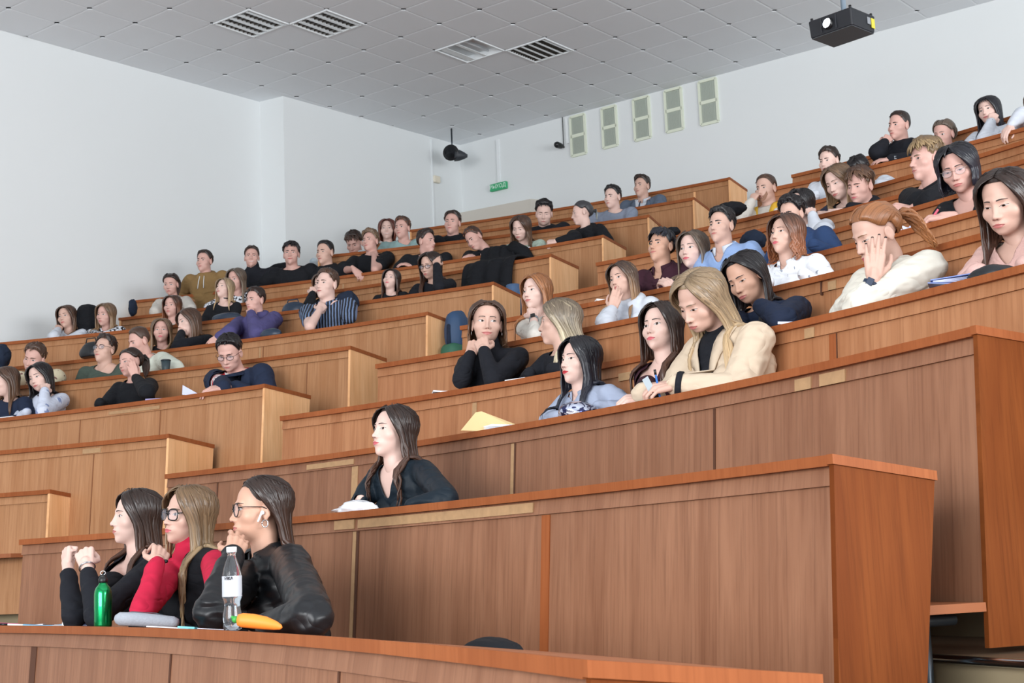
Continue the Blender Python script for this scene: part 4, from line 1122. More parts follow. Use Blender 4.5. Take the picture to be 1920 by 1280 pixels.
        if neck in ('v', 'open', 'blazer', 'collar'):
            w, dp = {'v': (.072, .155), 'open': (.060, .11), 'blazer': (.078, .36), 'collar': (.045, .05)}[neck]
            keep &= ~((fr > 0) & (-hu < dp) & (np.abs(lt) < w*bs*(1-np.clip(-hu/dp, 0, 1))**.8+.004))
        V, F = cut_faces(V, F, keep)
        o = mesh(tp['name'], local(root, V), F, tp['mat'], root, True)
        if tp.get('label'): o['label'] = tp['label']
        sol = o.modifiers.new('thickness', 'SOLIDIFY'); sol.thickness = .003; sol.offset = 1
        if neck in ('open', 'collar', 'blazer') and tp.get('collar', True):
            cm = MB(); hcl = .030 if neck != 'blazer' else .036
            for sg in (-1, 1):
                Pn = []
                for q in np.linspace(0, 1, 9):
                    al = math.radians(172-150*q); rr = .062 if sex == 'F' else .071
                    Pn.append(Nk+yv*(-math.cos(math.pi-al)*rr*-1*-1)*bs*1.0+tr*sg*math.sin(al)*rr*bs+us*(.018-.034*q)*bs)
                Pn = np.array(Pn); V = []; F = []
                for q in range(9):
                    ou = Pn[q]-Nk; ou = ou-us*np.dot(ou, us); ou /= np.linalg.norm(ou)+1e-9; hh = hcl*(1+.5*sstep((q-5)/3))
                    V += [Pn[q]+us*.010, Pn[q]+ou*.010+us*.006, Pn[q]+ou*.022-us*hh, Pn[q]+ou*.017-us*hh]
                for q in range(8):
                    for j in range(4): F.append((q*4+j, q*4+(j+1) % 4, q*4+4+(j+1) % 4, q*4+4+j))
                F += [(0, 3, 2, 1), (32, 33, 34, 35)]; cm.add(V, F)
            cm.build('collar', tp.get('cmat', tp['mat']), o if False else root, True)
        if neck == 'blazer' and tp.get('lapel', True):
            VV = V-Nk; hu2 = VV @ us; fr2 = VV @ yv; lt2 = VV @ tr; lm = MB()
            for sg in (-1, 1):
                L_ = []; F2 = []
                for q in np.linspace(0, .93, 12):
                    z0 = -dp*q; x0 = w*bs*(1-q)**.8+.002; wd_ = .052*(1-.55*q)*(1.0 if q > .16 else .35+.65*q/.16)*bs + (.016 if .2 < q < .34 else 0)
                    for x_ in (x0-.006, x0+wd_*.5, x0+wd_):
                        dd = (hu2-z0)**2+(lt2-sg*x_)**2+np.where(fr2 > 0, 0, 1); i_ = int(np.argmin(dd)); L_.append(V[i_]+yv*.010+tr*sg*(x_-sg*lt2[i_]))
                L_ = np.array(L_); lm.add(L_, grid_faces(12, 3))
            lo2 = lm.build('lapel', tp['mat'], root, True); s2 = lo2.modifiers.new('t', 'SOLIDIFY'); s2.thickness = .007
        if tp.get('cuff'):
            for sd in ('a', 'b'):
                a = A[sd]; w = a['W']; dv = (a['E']-w)/np.linalg.norm(a['E']-w); cf = MB(); cf.add(*tube([w+dv*.002, w+dv*.010, w+dv*.03], [.033*bs*lo+off, .036*bs*lo+off, .036*bs*lo+off], 16)); cf.build('cuff', tp['cuff'], root, True)
    # ---------------- hair
    if hair:
        hair = dict(hair, tf=tf)
        if hair.get('back'): hair = dict(hair, bias=tuple(-tf*hair['back']))
        hb = make_hair(hair, (C, R, sc), caps, hi, seed); ho = hb.build('hair', hm, root, True)
    if beard:
        V = []; F = []; na = 15
        X, Zz = np.meshgrid(np.linspace(-1, 1, 17), np.linspace(0, 1, 8), indexing='ij')
        xs = X*.050; t_ = -.0775+np.abs(X)**1.6*.050; b_ = -.109+np.abs(X)**2*.052; zs = t_+(b_-t_)*Zz
        Pq = face_pt(xs, zs, sex, .0022).reshape(-1, 3); V = (Pq*sc) @ R.T + C
        bm_ = MB(); bm_.add(V, grid_faces(17, 8), np.stack([X.ravel()*3, Zz.ravel()*.2], 1)); bm_.build('beard', pmat('stubble', (150, 112, 92), .8), root, True)
    W = lambda p: (np.asarray(p, float)*sc) @ R.T + C
    if glasses:
        gm = MB(); lm_ = MB(); style, gmat = glasses; hw = {'round': .0262, 'square': .0285, 'thin': .024, 'oval': .023}[style]; hh = {'round': .0245, 'square': .0225, 'thin': .018, 'oval': .016}[style]
        ex_ = {'round': 2, 'square': 3.2, 'thin': 2.3, 'oval': 2.2}[style]; tk = {'round': .0019, 'square': .0026, 'thin': .0010, 'oval': .0016}[style]*(1 if hi else 1.25)
        for sg in (-1, 1):
            ring = []; nn = 28 if hi else 16
            for q in range(nn+1):
                al = 2*math.pi*q/nn; ca, sa = math.cos(al), math.sin(al)
                x = hw*np.sign(ca)*abs(ca)**(2/ex_); z = hh*np.sign(sa)*abs(sa)**(2/ex_); ring.append(W([sg*.0335+x, .0915-abs(sg*.0335+x)*.16, z-.002]))
            gm.add(*tube(ring, tk*sc, 6))
            cI = W([sg*.0335, .0915-.0335*.16, -.002]); lm_.add(np.vstack([ring[:-1], [cI]]), [(q, (q+1) % nn, nn) for q in range(nn)])
            gm.add(*tube([W([sg*(.0335+hw), .0915-(.0335+hw)*.16, .006]), W([sg*.075, .06, .008]), W([sg*.082, .0, .006]), W([sg*.082, -.022, -.004]), W([sg*.080, -.03, -.02])], [tk*1.1, tk, tk, tk, tk], 6))
        gm.add(*tube([W([-.012, .0905, .002]), W([0, .0945, .005]), W([.012, .0905, .002])], tk, 6))
        if style == 'square': gm.add(*tube([W([-.012, .0905, .012]), W([0, .094, .013]), W([.012, .0905, .012])], tk, 6))
        go = gm.build('glasses', gmat, root, True); lo_ = mesh('lens', local(root, np.concatenate(lm_.V)), lm_.F, pmat('spectacle_lens', (225, 228, 245), .05, alpha=.16, spec=.8), None, False); lo_.parent = go
    for e in extras:
        kind = e[0]
        if kind == 'watch':
            a = A[e[1]]; dv = (a['E']-a['W'])/np.linalg.norm(a['E']-a['W']); w = a['W']+dv*e[4] if len(e) > 4 else a['W']+dv*.012; x_, y_, z_ = frame_z(dv); ring = [w+(math.cos(q)*x_+math.sin(q)*y_)*.0290*sc*thick for q in np.linspace(0, 2*math.pi, 21)]
            V, F = tube([w-dv*.010, w-dv*.009, w+dv*.009, w+dv*.010], [.0275*sc*thick, .0305*sc*thick, .0305*sc*thick, .0275*sc*thick], 22, cap=False); b = MB(); b.add(V, F); wo = b.build('watch_strap', e[2], root, True)
            if e[3] is not None:
                o_ = cdir*.9+ldir*.1-dv*np.dot(cdir*.9+ldir*.1, dv); o_ /= np.linalg.norm(o_); sxx = np.cross(dv, o_); V, F = box_at(w+o_*.033*sc*thick, .034, .030, .010, np.stack([dv, sxx, o_], 1)); b = MB(); b.add(V, F); c_ = b.build('watch_case', e[3], root); bv = c_.modifiers.new('b', 'BEVEL'); bv.width = .003; bv.segments = 2
        elif kind == 'cords':
            for sg in (-1, 1):
                b = MB(); b.add(*tube([Nk+yv*.085*bs+tr*sg*.028-us*.03, Nk+yv*.112*bs+tr*sg*.034-us*.09, Nk+yv*.132*bs+tr*sg*.038-us*.17], .0045, 6)); b.build('hood_cord', M_WHITEP, root, True)
        elif kind == 'earring':
            for sg in (-1, 1):
                c0 = W([sg*.080, -.010, -.055]); b = MB(); ring = [c0+(W([0, math.cos(q)*.011, math.sin(q)*.013])-C) for q in np.linspace(0, 2*math.pi, 19)]; b.add(*tube(ring, .0022, 8)); b.build('hoop_earring', e[1], root, True)
        elif kind == 'earbud':
            b = MB(); sg = e[1]; c0 = W([sg*.086, .000, -.016]); b.add(*ellipsoid(c0, (.008*sc,)*3, 10, 7)); b.add(*capsule(W([sg*.087, .004, -.018]), W([sg*.086, .016, -.046]), .0042*sc, .0036*sc, 10)); b.build('earbud', M_WHITEP, root, True)
        elif kind == 'tie':
            b = MB(); b.add(*tube([Nk+yv*.078*bs-us*.028, Nk+yv*.098*bs-us*.07, Nk+yv*.128*bs-us*.17, Nk+yv*.135*bs-us*.28], [.010, .013, .018, .024], 8, ex=(1, .4))); b.build('tie', e[1], root, True)
        elif kind == 'bracelet':
            a = A[e[1]]; dv = (a['E']-a['W'])/np.linalg.norm(a['E']-a['W']); w = a['W']+dv*.012; x_, y_, z_ = frame_z(dv); ring = [w+(math.cos(q)*x_+math.sin(q)*y_)*.0305*sc for q in np.linspace(0, 2*math.pi, 25)]; b = MB(); b.add(*tube(ring, .0036, 8)); b.build('bracelet', M_CHROME, root, True)
        elif kind == 'band':
            b = MB(); b.add(*tube([Nk+us*.035-us*.002, Nk+us*.035+us*.01], [.053*sc, .052*sc], 20, cap=False)); b.build('choker', M_BLACKP, root, True)
        elif kind == 'print':
            b = MB()
            for q in range(e[2]):
                c0 = Nk+yv*.128*bs-us*(.13+rnd.uniform(-.02, .02))+tr*(-.06+.12*q/max(1, e[2]-1)); b.add(*capsule(c0-us*.014+tr*rnd.uniform(-.01, .01), c0+us*.014, .006, .006, 6))
            b.build('print', e[1], root)
    if nailm.n: nailm.build('nail_varnish', nails_mat(arms), root, True)
    PEOPLE.append(root); return dict(root=root, C=C, R=R, sc=sc, N=Nk, A=A, tf=tf, tr=tr, us=us, yv=yv, cdir=cdir, ldir=ldir, bs=bs)
def nails_mat(arms):
    for a in (arms or {}).values():
        if a and a.get('nails'): return a['nails']
# ------------------------------------------------------------------ the audience
K = cloth_mat
BLK = K('black_knit', (27, 29, 36)); BLK2 = K('black_cotton', (24, 26, 31)); WHT = K('white_cotton', (206, 212, 222)); NAVY = K('navy_fleece', (34, 44, 66)); CREAM = K('cream_fleece', (216, 213, 202))
GRN = K('dark_green_cotton', (72, 84, 76)); MINT = K('mint_knit', (206, 212, 200)); TAN = K('tan_fleece', (140, 112, 72)); PURP = K('purple_fleece', (82, 78, 124)); TEAL = K('teal_cotton', (146, 176, 176))
RED = K('crimson_jersey', (190, 34, 66), bump=.1); LEA = K('black_leather', (20, 22, 26), rough=.42, spec=.42, var=0, bump=.12, bscale=30); BEI = K('beige_wool', (206, 188, 166)); MAR = K('maroon_knit', (58, 30, 42))
GRY = K('grey_cotton', (132, 142, 160)); SUIT = K('slate_wool', (92, 104, 122)); DENIM = K('pale_denim', (158, 168, 190)); PINK = K('pink_knit', (206, 168, 160), bump=.6, bscale=140); SKYB = K('sky_blue_cotton', (168, 196, 226))
LGRN = K('pale_green_cotton', (178, 196, 182)); WARM = K('warm_white', (208, 204, 196)); VIOL = K('violet_print', (70, 50, 110))
STR = stripe_mat('striped_shirt', (24, 27, 36), (110, 132, 168), 11, True, .62); INK = stripe_mat('ink_print_shirt', (228, 232, 238), (150, 156, 170), 11, noise_=2.5, thr=.66)
ZEB = stripe_mat('black_white_print', (30, 32, 38), (226, 230, 238), 16, noise_=2, thr=.5); PLAID = stripe_mat('plaid_shirt', (206, 196, 168), (120, 84, 80), 12, noise_=1.2, thr=.62)
TYE = stripe_mat('marbled_shirt', (206, 214, 232), (130, 146, 186), 6, noise_=2, thr=.62)
M_RIM = pmat('rim_black', (18, 18, 20), .25); M_WIRE = pmat('rim_wire', (180, 170, 160), .3, metal=.9); M_NAVYSTRAP = pmat('strap_navy', (36, 50, 74), .5); M_NAIL = pmat('nail_black', (28, 14, 18), .15); M_NAILR = pmat('nail_red', (170, 24, 44), .15); M_NAILW = pmat('nail_white', (235, 230, 232), .15); M_NAILP = pmat('nail_pink', (200, 96, 120), .15)
LONG = lambda **k: dict(dict(kind='long', len=.30, part=0), **k)
MH = lambda kind, **k: dict(dict(kind=kind, male=True), **k)
T = lambda name, mat, **k: dict(dict(name=name, mat=mat), **k)
HID = {'hide': True}
# front row
person('woman in black V-neck top at the front desk, hands clasped beside her face', 'R', 1, (252, 968), 100, 76, -2, 2, 'F', LONG(len=.34, mn=58, front=60, part=.2, back=.5), 'darkbrown', [T('top', BLK, neck='v', loose=1.0, wr=.055)],
       'pale', {'a': {'h': (124, 1036, .16), 'e': (139, 1160, .10), 'curl': 'fist', 'z': (1, .4, .1), 'thumb': .9}, 'b': {'h': (158, 1036, .15), 'e': (182, 1158, .10), 'curl': 'fist', 'z': (.1, 1, .1), 'thumb': .9}}, d=.52, lid=.9, extras=[('bracelet', 'b')], nx=0)
W2 = person('woman in crimson top and black waistcoat with large glasses, chin on fist', 'R', 1, (350, 965), 106, 58, -2, 4, 'F', LONG(len=.42, front=52, part=.25, wave=.006, vol=1.15, bangs=10, bangel=20, bangw=50, bangout=28), 'dirty', [T('top', RED, neck='turtle', loose=1.0, fold=1.3), T('waistcoat', BLK2, sl='none', neck='v', loose=1.05)],
       'fair', {'a': {'h': (302, 1034, .30), 'e': (268, 1142, .14), 'curl': 'loose', 'z': (-.4, .9, .4), 'nails': M_NAILW}, 'b': {'h': (420, 1160, .22), 'hide': True}}, d=.50, glasses=('square', M_RIM), lipc='pink', smile=0)
W3 = person('woman in black leather jacket with round glasses and white earbud', 'R', 1, (484, 955), 120, 80, 0, 0, 'F', LONG(len=.40, front=98, part=.1, back=.8, vol=1.0), 'darkbrown', [T('jacket', LEA, neck='collar', loose=1.35, fold=2.2)],
       'warm', {'a': {'h': (446, 1016, .36), 'e': (402, 1148, .16), 'curl': 'cheek', 'z': (-.2, 1, .2)}, 'b': {'h': (470, 1172, .16), 'e': (585, 1168, .26), 'hide': True}}, d=.50, glasses=('round', M_RIM), extras=[('earbud', -1), ('earring', M_CHROME)], iris='brown')
# second row
person('woman in black long-sleeved top alone at the second desk, long wavy hair', 'R', 2, (735, 808), 96, 56, -6, 0, 'F', LONG(len=.36, wave=.014, part=.1, front=62, back=.6, n=96), 'darkbrown', [T('top', K('black_teal_jersey', (22, 34, 44), rough=.6), neck='v', loose=1.0)],
       'pale', {'a': {'h': (668, 946, .20), 'hide': True}, 'b': {'h': (740, 955, .12), 'hide': True, 'e': (838, 934, .26)}}, gaze=-.6, lid=.85, lipc='pink', iris='brown')
# third row
person('woman with red lips and black fringed hair in pale denim shirt', 'R', 3, (1084, 676), 88, 50, -3, 0, 'F', LONG(len=.30, front=50, part=.3, wave=.006, bangs=8, bangel=26, bangw=40, bangout=24, vol=1.1), 'blueblack', [T('shirt', DENIM, neck='collar')],
       'pale', {'a': {'h': (1040, 790, .15), 'hide': True}, 'b': {'h': (1110, 775, .20), 'hide': True}}, lipc='red', lid=.8, gaze=-.5)
person('woman with dark curtain fringe beside the woman in the beige blazer', 'R', 3, (1238, 614), 94, 34, -4, -3, 'F', LONG(len=.34, front=50, wave=.008, bangs=12, bangel=20, bangw=48, bangout=26), 'darkbrown', [T('top', MAR, neck='v')],
       'pale', {'a': {'h': (1178, 747, .10), 'curl': 'hold', 'z': (-.3, .5, 1), 'x': (.9, .2, .0), 'nails': M_NAILR}, 'b': {'h': (1215, 750, .2), 'hide': True}}, lipc='pink', gaze=-.2, d=.48)
W8 = person('blonde woman in beige blazer writing at the third desk', 'R', 3, (1312, 566), 134, 50, 32, 6, 'F', LONG(len=.42, front=58, part=-.5, back=2.2, vol=1.15, n=180, split=30, frontlen=1.0), 'blonde', [T('turtleneck', BLK, neck='turtle'), T('blazer', BEI, neck='blazer', loose=1.25, cuff=BLK, fold=1.4, collar=False)],
       'fair', {'a': {'h': (1186, 752, .06), 'hide': True}, 'b': {'h': (1232, 726, .10), 'curl': 'hold', 'z': (.2, .6, 1), 'x': (.95, .25, -.1), 'nails': M_NAILR}}, lid=.45, d=.38)
# fourth row
person('smiling woman in black turtleneck with hands clasped under her chin', 'R', 4, (913, 606), 86, -2, 0, 4, 'F', dict(kind='halfup', len=.20, wave=.012, ponylen=.16, front=70, part=0), 'brown', [T('turtleneck', BLK, neck='turtle')],
       'fair', {'a': {'h': (890, 645, .26), 'e': (866, 712, .12), 'curl': 'fist', 'z': (.4, 1, .1), 'thumb': .8}, 'b': {'h': (902, 640, .22), 'e': (925, 714, .12), 'curl': 'fist', 'z': (.2, 1, .2)}}, smile=1, gaze=-.9, extras=[('earring', M_CHROME)])
person('woman with streaked platinum hair turned towards her smiling neighbour', 'R', 4, (1046, 604), 84, 98, 0, -10, 'F', LONG(len=.36, front=64, part=.1, back=2.2, n=170, split=30), 'platinum', [T('top', BLK, neck='crew')],
       'fair', {'a': {'h': (985, 704, .10), 'hide': True}, 'b': {'h': (1010, 702, .14), 'hide': True}})
person('woman with black hair in navy sweatshirt leaning her cheek on her sleeve', 'R', 4, (1398, 522), 96, 36, 24, -12, 'F', LONG(len=.30, front=68, part=.2, back=.4), 'black', [T('sweatshirt', NAVY, neck='crew', loose=1.25)],
       'warm', {'a': {'h': (1385, 575, .26), 'hide': True, 'e': (1362, 626, .12)}, 'b': {'h': (1412, 566, .26), 'hide': True, 'e': (1470, 600, .18)}}, lid=.4, d=.36, gaze=-.3)
W12 = person('woman with ginger ponytail in cream sweatshirt, hand on her cheek, smartwatch', 'R', 4, (1640, 440), 116, 58, 26, 4, 'F', dict(kind='pony', ponylen=.21, wave=.012, front=60, ponydir=(.62, 0, -.9), ponyel=-4), 'ginger', [T('sweatshirt', CREAM, neck='crew', loose=1.3, fold=1.6, wr=.065)],
       'fair', {'a': {'h': (1600, 560, .12), 'hide': True}, 'b': {'h': (1640, 484, .16), 'e': (1612, 572, .10), 'curl': 'cheek', 'z': (.0, 1, .05), 'x': (-.12, 0, 1), 'thumb': .3, 'nails': M_NAIL}}, lid=.3, d=.34, extras=[('watch', 'b', M_NAVYSTRAP, M_NAVYSTRAP, .030)], lipc='pink', fwd=-.035, nz=-.01)
person('woman in pink knitted cardigan with long dark hair at the right edge', 'R', 4, (1884, 380), 132, 28, 20, 2, 'F', LONG(len=.34, front=58, wave=.008, part=-.25, back=.3), 'darkbrown', [T('vest_top', WARM, sl='none', neck='v'), T('cardigan', PINK, neck='open', collar=False, loose=1.15)],
       'fair', {'a': {'h': (1830, 520, .15), 'hide': True}, 'b': {'h': (1900, 512, .2), 'hide': True}}, lid=.4, d=.42)
# fifth row
person('woman with long ginger hair and a watch, chin resting on her fist', 'R', 5, (1004, 548), 68, 40, -2, -4, 'F', LONG(len=.36, front=56, part=.3), 'ginger', [T('top', WARM, neck='crew', sl='push')],
       'pale', {'a': {'h': (1000, 582, .26), 'e': (1003, 640, .08), 'curl': 'fist', 'z': (-.1, 1, .2), 'bare': True}, 'b': {'h': (1020, 632, .2), 'hide': True}}, extras=[('watch', 'a', pmat('strap_grey', (120, 128, 134), .4), M_BLACKP, .03)], nx=0)
person('woman in white hooded sweatshirt with ombre hair, cheek on her hand', 'R', 5, (1166, 524), 66, 38, 2, -12, 'F', LONG(len=.30, front=54, part=.1, back=.3), 'ombre', [T('hoodie', WHT, neck='hood', loose=1.25)],
       'fair', {'a': {'h': (1154, 561, .26), 'e': (1134, 604, .12), 'curl': 'cheek', 'z': (.1, .9, -.5), 'x': (-.35, 0, .95)}, 'b': {'h': (1190, 600, .2), 'hide': True}}, gaze=-.3)
person('woman with brown curled ends in white ink-print shirt', 'R', 5, (1472, 440), 76, 40, -6, 0, 'F', LONG(len=.15, front=50, part=.25, wave=.012, vol=1.15, n=96), 'chestnut', [T('shirt', INK, neck='collar', loose=1.15)],
       'fair', {'a': {'h': (1440, 530, .2), 'hide': True}, 'b': {'h': (1500, 518, .2), 'hide': True}}, lipc='pink', lid=.8, gaze=-.3)
# sixth row
person('young man in maroon half-zip sweater with black fringe', 'R', 6, (1239, 462), 64, 36, -9, 0, 'M', MH('fringe', sweep=25), 'blueblack', [T('sweater', MAR, neck='open', loose=1.1)], 'warm',
       {'a': {'h': (1190, 545, .2), 'hide': True}, 'b': {'h': (1215, 540, .2), 'hide': True}}, smile=.6, gaze=-.2)
person('woman with ash hair above the blonde woman, knuckles on the desk', 'R', 6, (1298, 468), 70, 30, 0, 0, 'F', LONG(len=.30, front=52, part=.2), 'ash', [T('top', SKYB, neck='crew')], 'pale',
       {'a': {'h': (1253, 531, .05), 'curl': 'hold', 'z': (-.1, .9, .5), 'x': (.5, .1, .6)}, 'b': {'h': (1320, 520, .2), 'hide': True}}, lipc='pink', gaze=.4)
person('young man with faded dark hair in blue collared shirt', 'R', 6, (1352, 424), 66, 34, -3, 0, 'M', MH('quiff', vol=.9), 'black', [T('shirt', K('royal_blue', (140, 166, 208)), neck='open', cmat=WHT)], 'fair',
       {'a': {'h': (1330, 520, .2), 'hide': True}, 'b': {'h': (1370, 510, .2), 'hide': True}}, gaze=-.2)
person('man with wavy dark hair and navy jacket half hidden behind brown-haired woman', 'R', 6, (1484, 402), 62, 34, 12, 0, 'M', MH('curlytop', vol=1.1), 'black', [T('jacket', K('navy_jacket', (44, 66, 104)), neck='collar', loose=1.3)], 'fair',
       {'a': {'h': (1450, 480, .2), 'hide': True}, 'b': {'h': (1520, 462, .15), 'hide': True}}, brow=1.5, d=.4)
W20 = person('woman in black T-shirt with bobbed hair and thin glasses, writing', 'R', 6, (1796, 316), 106, 16, 22, -6, 'F', dict(kind='bob', len=.115, front=48, part=.4, vol=1.15, bangs=7, bangel=24, bangw=30, bangc=-25, bangout=14), 'blueblack', [T('shirt', BLK2, neck='v', sl='push')], 'rosy',
       {'a': {'h': (1746, 408, .08), 'curl': 'hold', 'z': (0, .5, 1), 'x': (.9, .1, 0), 'nails': M_NAILP}, 'b': {'h': (1830, 400, .2), 'hide': True}}, glasses=('thin', M_WIRE), lid=.35, d=.36)
# seventh row
person('dark-haired woman in white shirt holding her hand to her ear', 'R', 7, (1500, 384), 60, 30, 8, 8, 'F', LONG(len=.24, front=50, part=.2), 'black', [T('shirt', WHT, neck='crew', loose=1.2)], 'pale',
       {'a': {'h': (1480, 440, .2), 'hide': True}, 'b': {'h': (1520, 393, .36), 'e': (1532, 432, .25), 'curl': 'fist', 'z': (-.3, 1, .1)}}, d=.42)
W22 = person('young man in black T-shirt with tousled blond hair, hands joined', 'R', 7, (1736, 300), 78, 56, 2, 0, 'M', MH('curtain', vol=1.25), 'boyblond', [T('shirt', BLK2, neck='crew', sl='push', loose=1.2)], 'rosy',
       {'a': {'h': (1660, 392, .10), 'curl': 'hold', 'z': (-.2, .8, .5), 'x': (.9, .1, .2), 'e': (1725, 378, .2)}, 'b': {'h': (1682, 390, .08), 'curl': 'hold', 'z': (.1, .8, .6), 'x': (.95, 0, .25), 'e': (1745, 376, .16)}}, gaze=-.5, d=.46)
# eighth row
person('woman with long light brown hair looking down at her phone', 'R', 8, (1571, 342), 66, 36, 22, -8, 'F', LONG(len=.30, front=50, part=.1), 'lightbrown', [T('top', BLK, neck='v')], 'pale',
       {'a': {'h': (1552, 398, .04), 'curl': 'flat', 'z': (-.2, .6, .9), 'x': (-.9, .2, .1)}, 'b': {'h': (1580, 390, .2), 'hide': True}}, lid=.4, d=.42)
person('young man with curtain fringe looking down beside the phone-holding woman', 'R', 8, (1612, 349), 72, 34, 14, 4, 'M', MH('curtain', vol=1.1), 'brown', [T('shirt', BLK2, neck='crew')], 'rosy',
       {'a': {'h': (1590, 395, .2), 'hide': True}, 'b': {'h': (1630, 385, .2), 'hide': True}}, lid=.45, lipc='pink', d=.42)
# ninth row
person('bearded man in white T-shirt and yellow jacket, hand at his temple', 'R', 9, (1436, 354), 54, 34, 6, 0, 'M', MH('crop'), 'brown', [T('shirt', WARM, neck='crew', loose=1.1), T('jacket', K('yellow_nylon', (222, 176, 60)), neck='blazer', collar=False, loose=1.1, sl='none')], 'fair',
       {'a': {'h': (1415, 366, .34), 'e': (1393, 408, .18), 'curl': 'hold', 'z': (.5, .8, .1), 'bare': True}, 'b': {'h': (1450, 400, .2), 'hide': True}}, beard=True, d=.5)
person('young man with dark side-parted hair and white shirt by the wall', 'R', 9, (1554, 303), 52, 32, 6, 0, 'M', MH('short', vol=1.1), 'darkbrown', [T('shirt', WHT, neck='crew', loose=1.15)], 'pale',
       {'a': {'h': (1530, 366, .2), 'hide': True}, 'b': {'h': (1570, 366, .2), 'hide': True}}, d=.5)
person('student in white shirt bending down, only dark curly hair showing', 'R', 9, (1612, 322), 52, 30, 52, 8, 'M', MH('curlytop'), 'black', [T('shirt', WHT, neck='crew', loose=1.2)], 'fair',
       {'a': {'h': (1600, 360, .2), 'hide': True}, 'b': {'h': (1640, 344, .2), 'hide': True}}, d=.36, ty=-35)
# tenth row
person('man in black hooded sweatshirt with cropped hair, cheek on his fist', 'R', 10, (1685, 236), 54, 40, 4, 6, 'M', MH('crop', vol=1.3), 'darkbrown', [T('hoodie', BLK, neck='hood', loose=1.3)], 'rosy',
       {'a': {'h': (1666, 258, .36), 'e': (1645, 285, .20), 'curl': 'hold', 'z': (-.2, 1, .2)}, 'b': {'h': (1652, 300, .04), 'curl': 'relax', 'x': (1, .1, 0), 'z': (0, .4, 1)}}, d=.5, extras=[('watch', 'b', M_BLACKP, M_CHROME, .02)])
person('woman with pulled-back ash hair below the wall, face half hidden', 'R', 10, (1769, 252), 54, 30, 14, 4, 'F', dict(kind='pony', ponylen=.12, front=60), 'ash', [T('top', WARM, neck='crew')], 'rosy', {'a': HID, 'b': HID}, d=.42)
person('woman with long black hair and fringe, cheek on her fist', 'R', 10, (1853, 208), 54, 22, 4, -8, 'F', LONG(len=.32, front=48, bangs=11, bangel=16, bangw=50, vol=1.1), 'blueblack', [T('blouse', WHT, neck='crew', loose=1.35)], 'pale',
       {'a': {'h': (1820, 268, .2), 'hide': True}, 'b': {'h': (1863, 216, .38), 'e': (1846, 262, .22), 'curl': 'fist', 'z': (-.2, 1, .1)}}, smile=1, d=.5, extras=[('watch', 'b', M_BLACKP, M_BLACKP, .02)])
person('student cut off by the right edge, white sleeve and open hand', 'R', 10, (1946, 196), 56, 30, 10, 0, 'F', LONG(len=.25), 'brown', [T('shirt', WHT, neck='crew', loose=1.3)], 'pale',
       {'a': {'h': (1886, 246, -.02), 'e': (1915, 215, .2), 'curl': 'droop', 'x': (.5, .4, -.6), 'z': (.3, .8, .6)}, 'b': HID}, d=.5)

# ---------------- left-hand block
gl = 'students in the left-hand block'
def pl(label, k, px, hp, yaw, pitch, roll, sex, hair, hcol, tops, skin='fair', arms=None, **kw):
    arms = arms if arms is not None else {'a': HID, 'b': HID}
    return person(label, 'L', k, px, hp, yaw, pitch, roll, sex, hair, hcol, tops, skin, arms, group=gl, **kw)
pl('student with brown hair and navy top, cut off by the left edge', 5, (8, 716), 54, 70, 10, -8, 'F', LONG(len=.26, front=70), 'brown', [T('top', NAVY, loose=1.15)], 'pale')
pl('woman with long black hair in marbled white shirt, cheek on her hand', 5, (74, 708), 55, 36, 8, -16, 'F', LONG(len=.34, front=52, part=.2), 'black', [T('shirt', TYE, loose=1.15)], 'pale', {'a': {'h': (50, 775, .2), 'hide': True}, 'b': {'h': (85, 722, .36), 'e': (80, 772, .14), 'curl': 'fist', 'z': (-.1, 1, .2)}}, d=.46)
pl('woman with dark hair in black jacket, fingers at her temple, beside blue booklet', 5, (243, 680), 54, 50, 4, -8, 'F', dict(kind='pony', ponylen=.2, front=60), 'darkbrown', [T('jacket', BLK2, neck='crew', loose=1.35)], 'rosy', {'a': {'h': (180, 758, .10), 'hide': True}, 'b': {'h': (249, 692, .40), 'e': (275, 735, .2), 'curl': 'cheek', 'z': (0, 1, .1), 'x': (.3, 0, .9)}}, d=.5)
W40 = pl('man with glasses in navy zip jacket looking down at his papers', 5, (430, 662), 68, 22, 30, 0, 'M', MH('short', vol=1.05), 'black', [T('shirt', stripe_mat('print_shirt', (190, 40, 50), (226, 226, 226), 7, noise_=2), neck='crew'), T('jacket', NAVY, neck='blazer', loose=1.3, collar=False)], 'rosy',
   {'a': {'h': (398, 728, .06), 'curl': 'relax', 'x': (.8, .2, -.1), 'z': (0, .5, 1)}, 'b': {'h': (430, 732, .2), 'hide': True}}, glasses=('oval', M_RIM), lid=.4, d=.44)
pl('boy with brown hair in plaid shirt leaning on the desk', 6, (64, 672), 54, 30, 16, 14, 'M', MH('short', vol=1.1), 'brown', [T('shirt', PLAID, neck='crew', loose=1.3)], 'rosy', {'a': {'h': (2, 705, .12), 'hide': True, 'e': (40, 712, .15)}, 'b': HID}, d=.40)
pl('young man with glasses in dark green T-shirt looking up', 6, (196, 655), 52, 38, -8, 2, 'M', MH('quiff', vol=.9), 'darkbrown', [T('shirt', GRN, neck='wide')], 'fair', glasses=('thin', M_RIM), d=.46)
pl('young man with cropped hair in mint sweater beside a dark cup', 6, (260, 640), 50, 62, 18, 2, 'M', MH('crop', vol=1.6), 'brown', [T('sweater', MINT, neck='crew', loose=1.3)], 'rosy', {'a': HID, 'b': {'h': (300, 696, .18), 'hide': True, 'e': (330, 690, .3)}}, d=.42)
pl('woman with long light brown hair facing the camera, below a woman in auburn hair', 7, (303, 620), 46, 8, 0, 0, 'F', LONG(len=.26, front=52), 'lightbrown', [T('top', BLK2)], 'rosy', d=.45, lipc='pink')
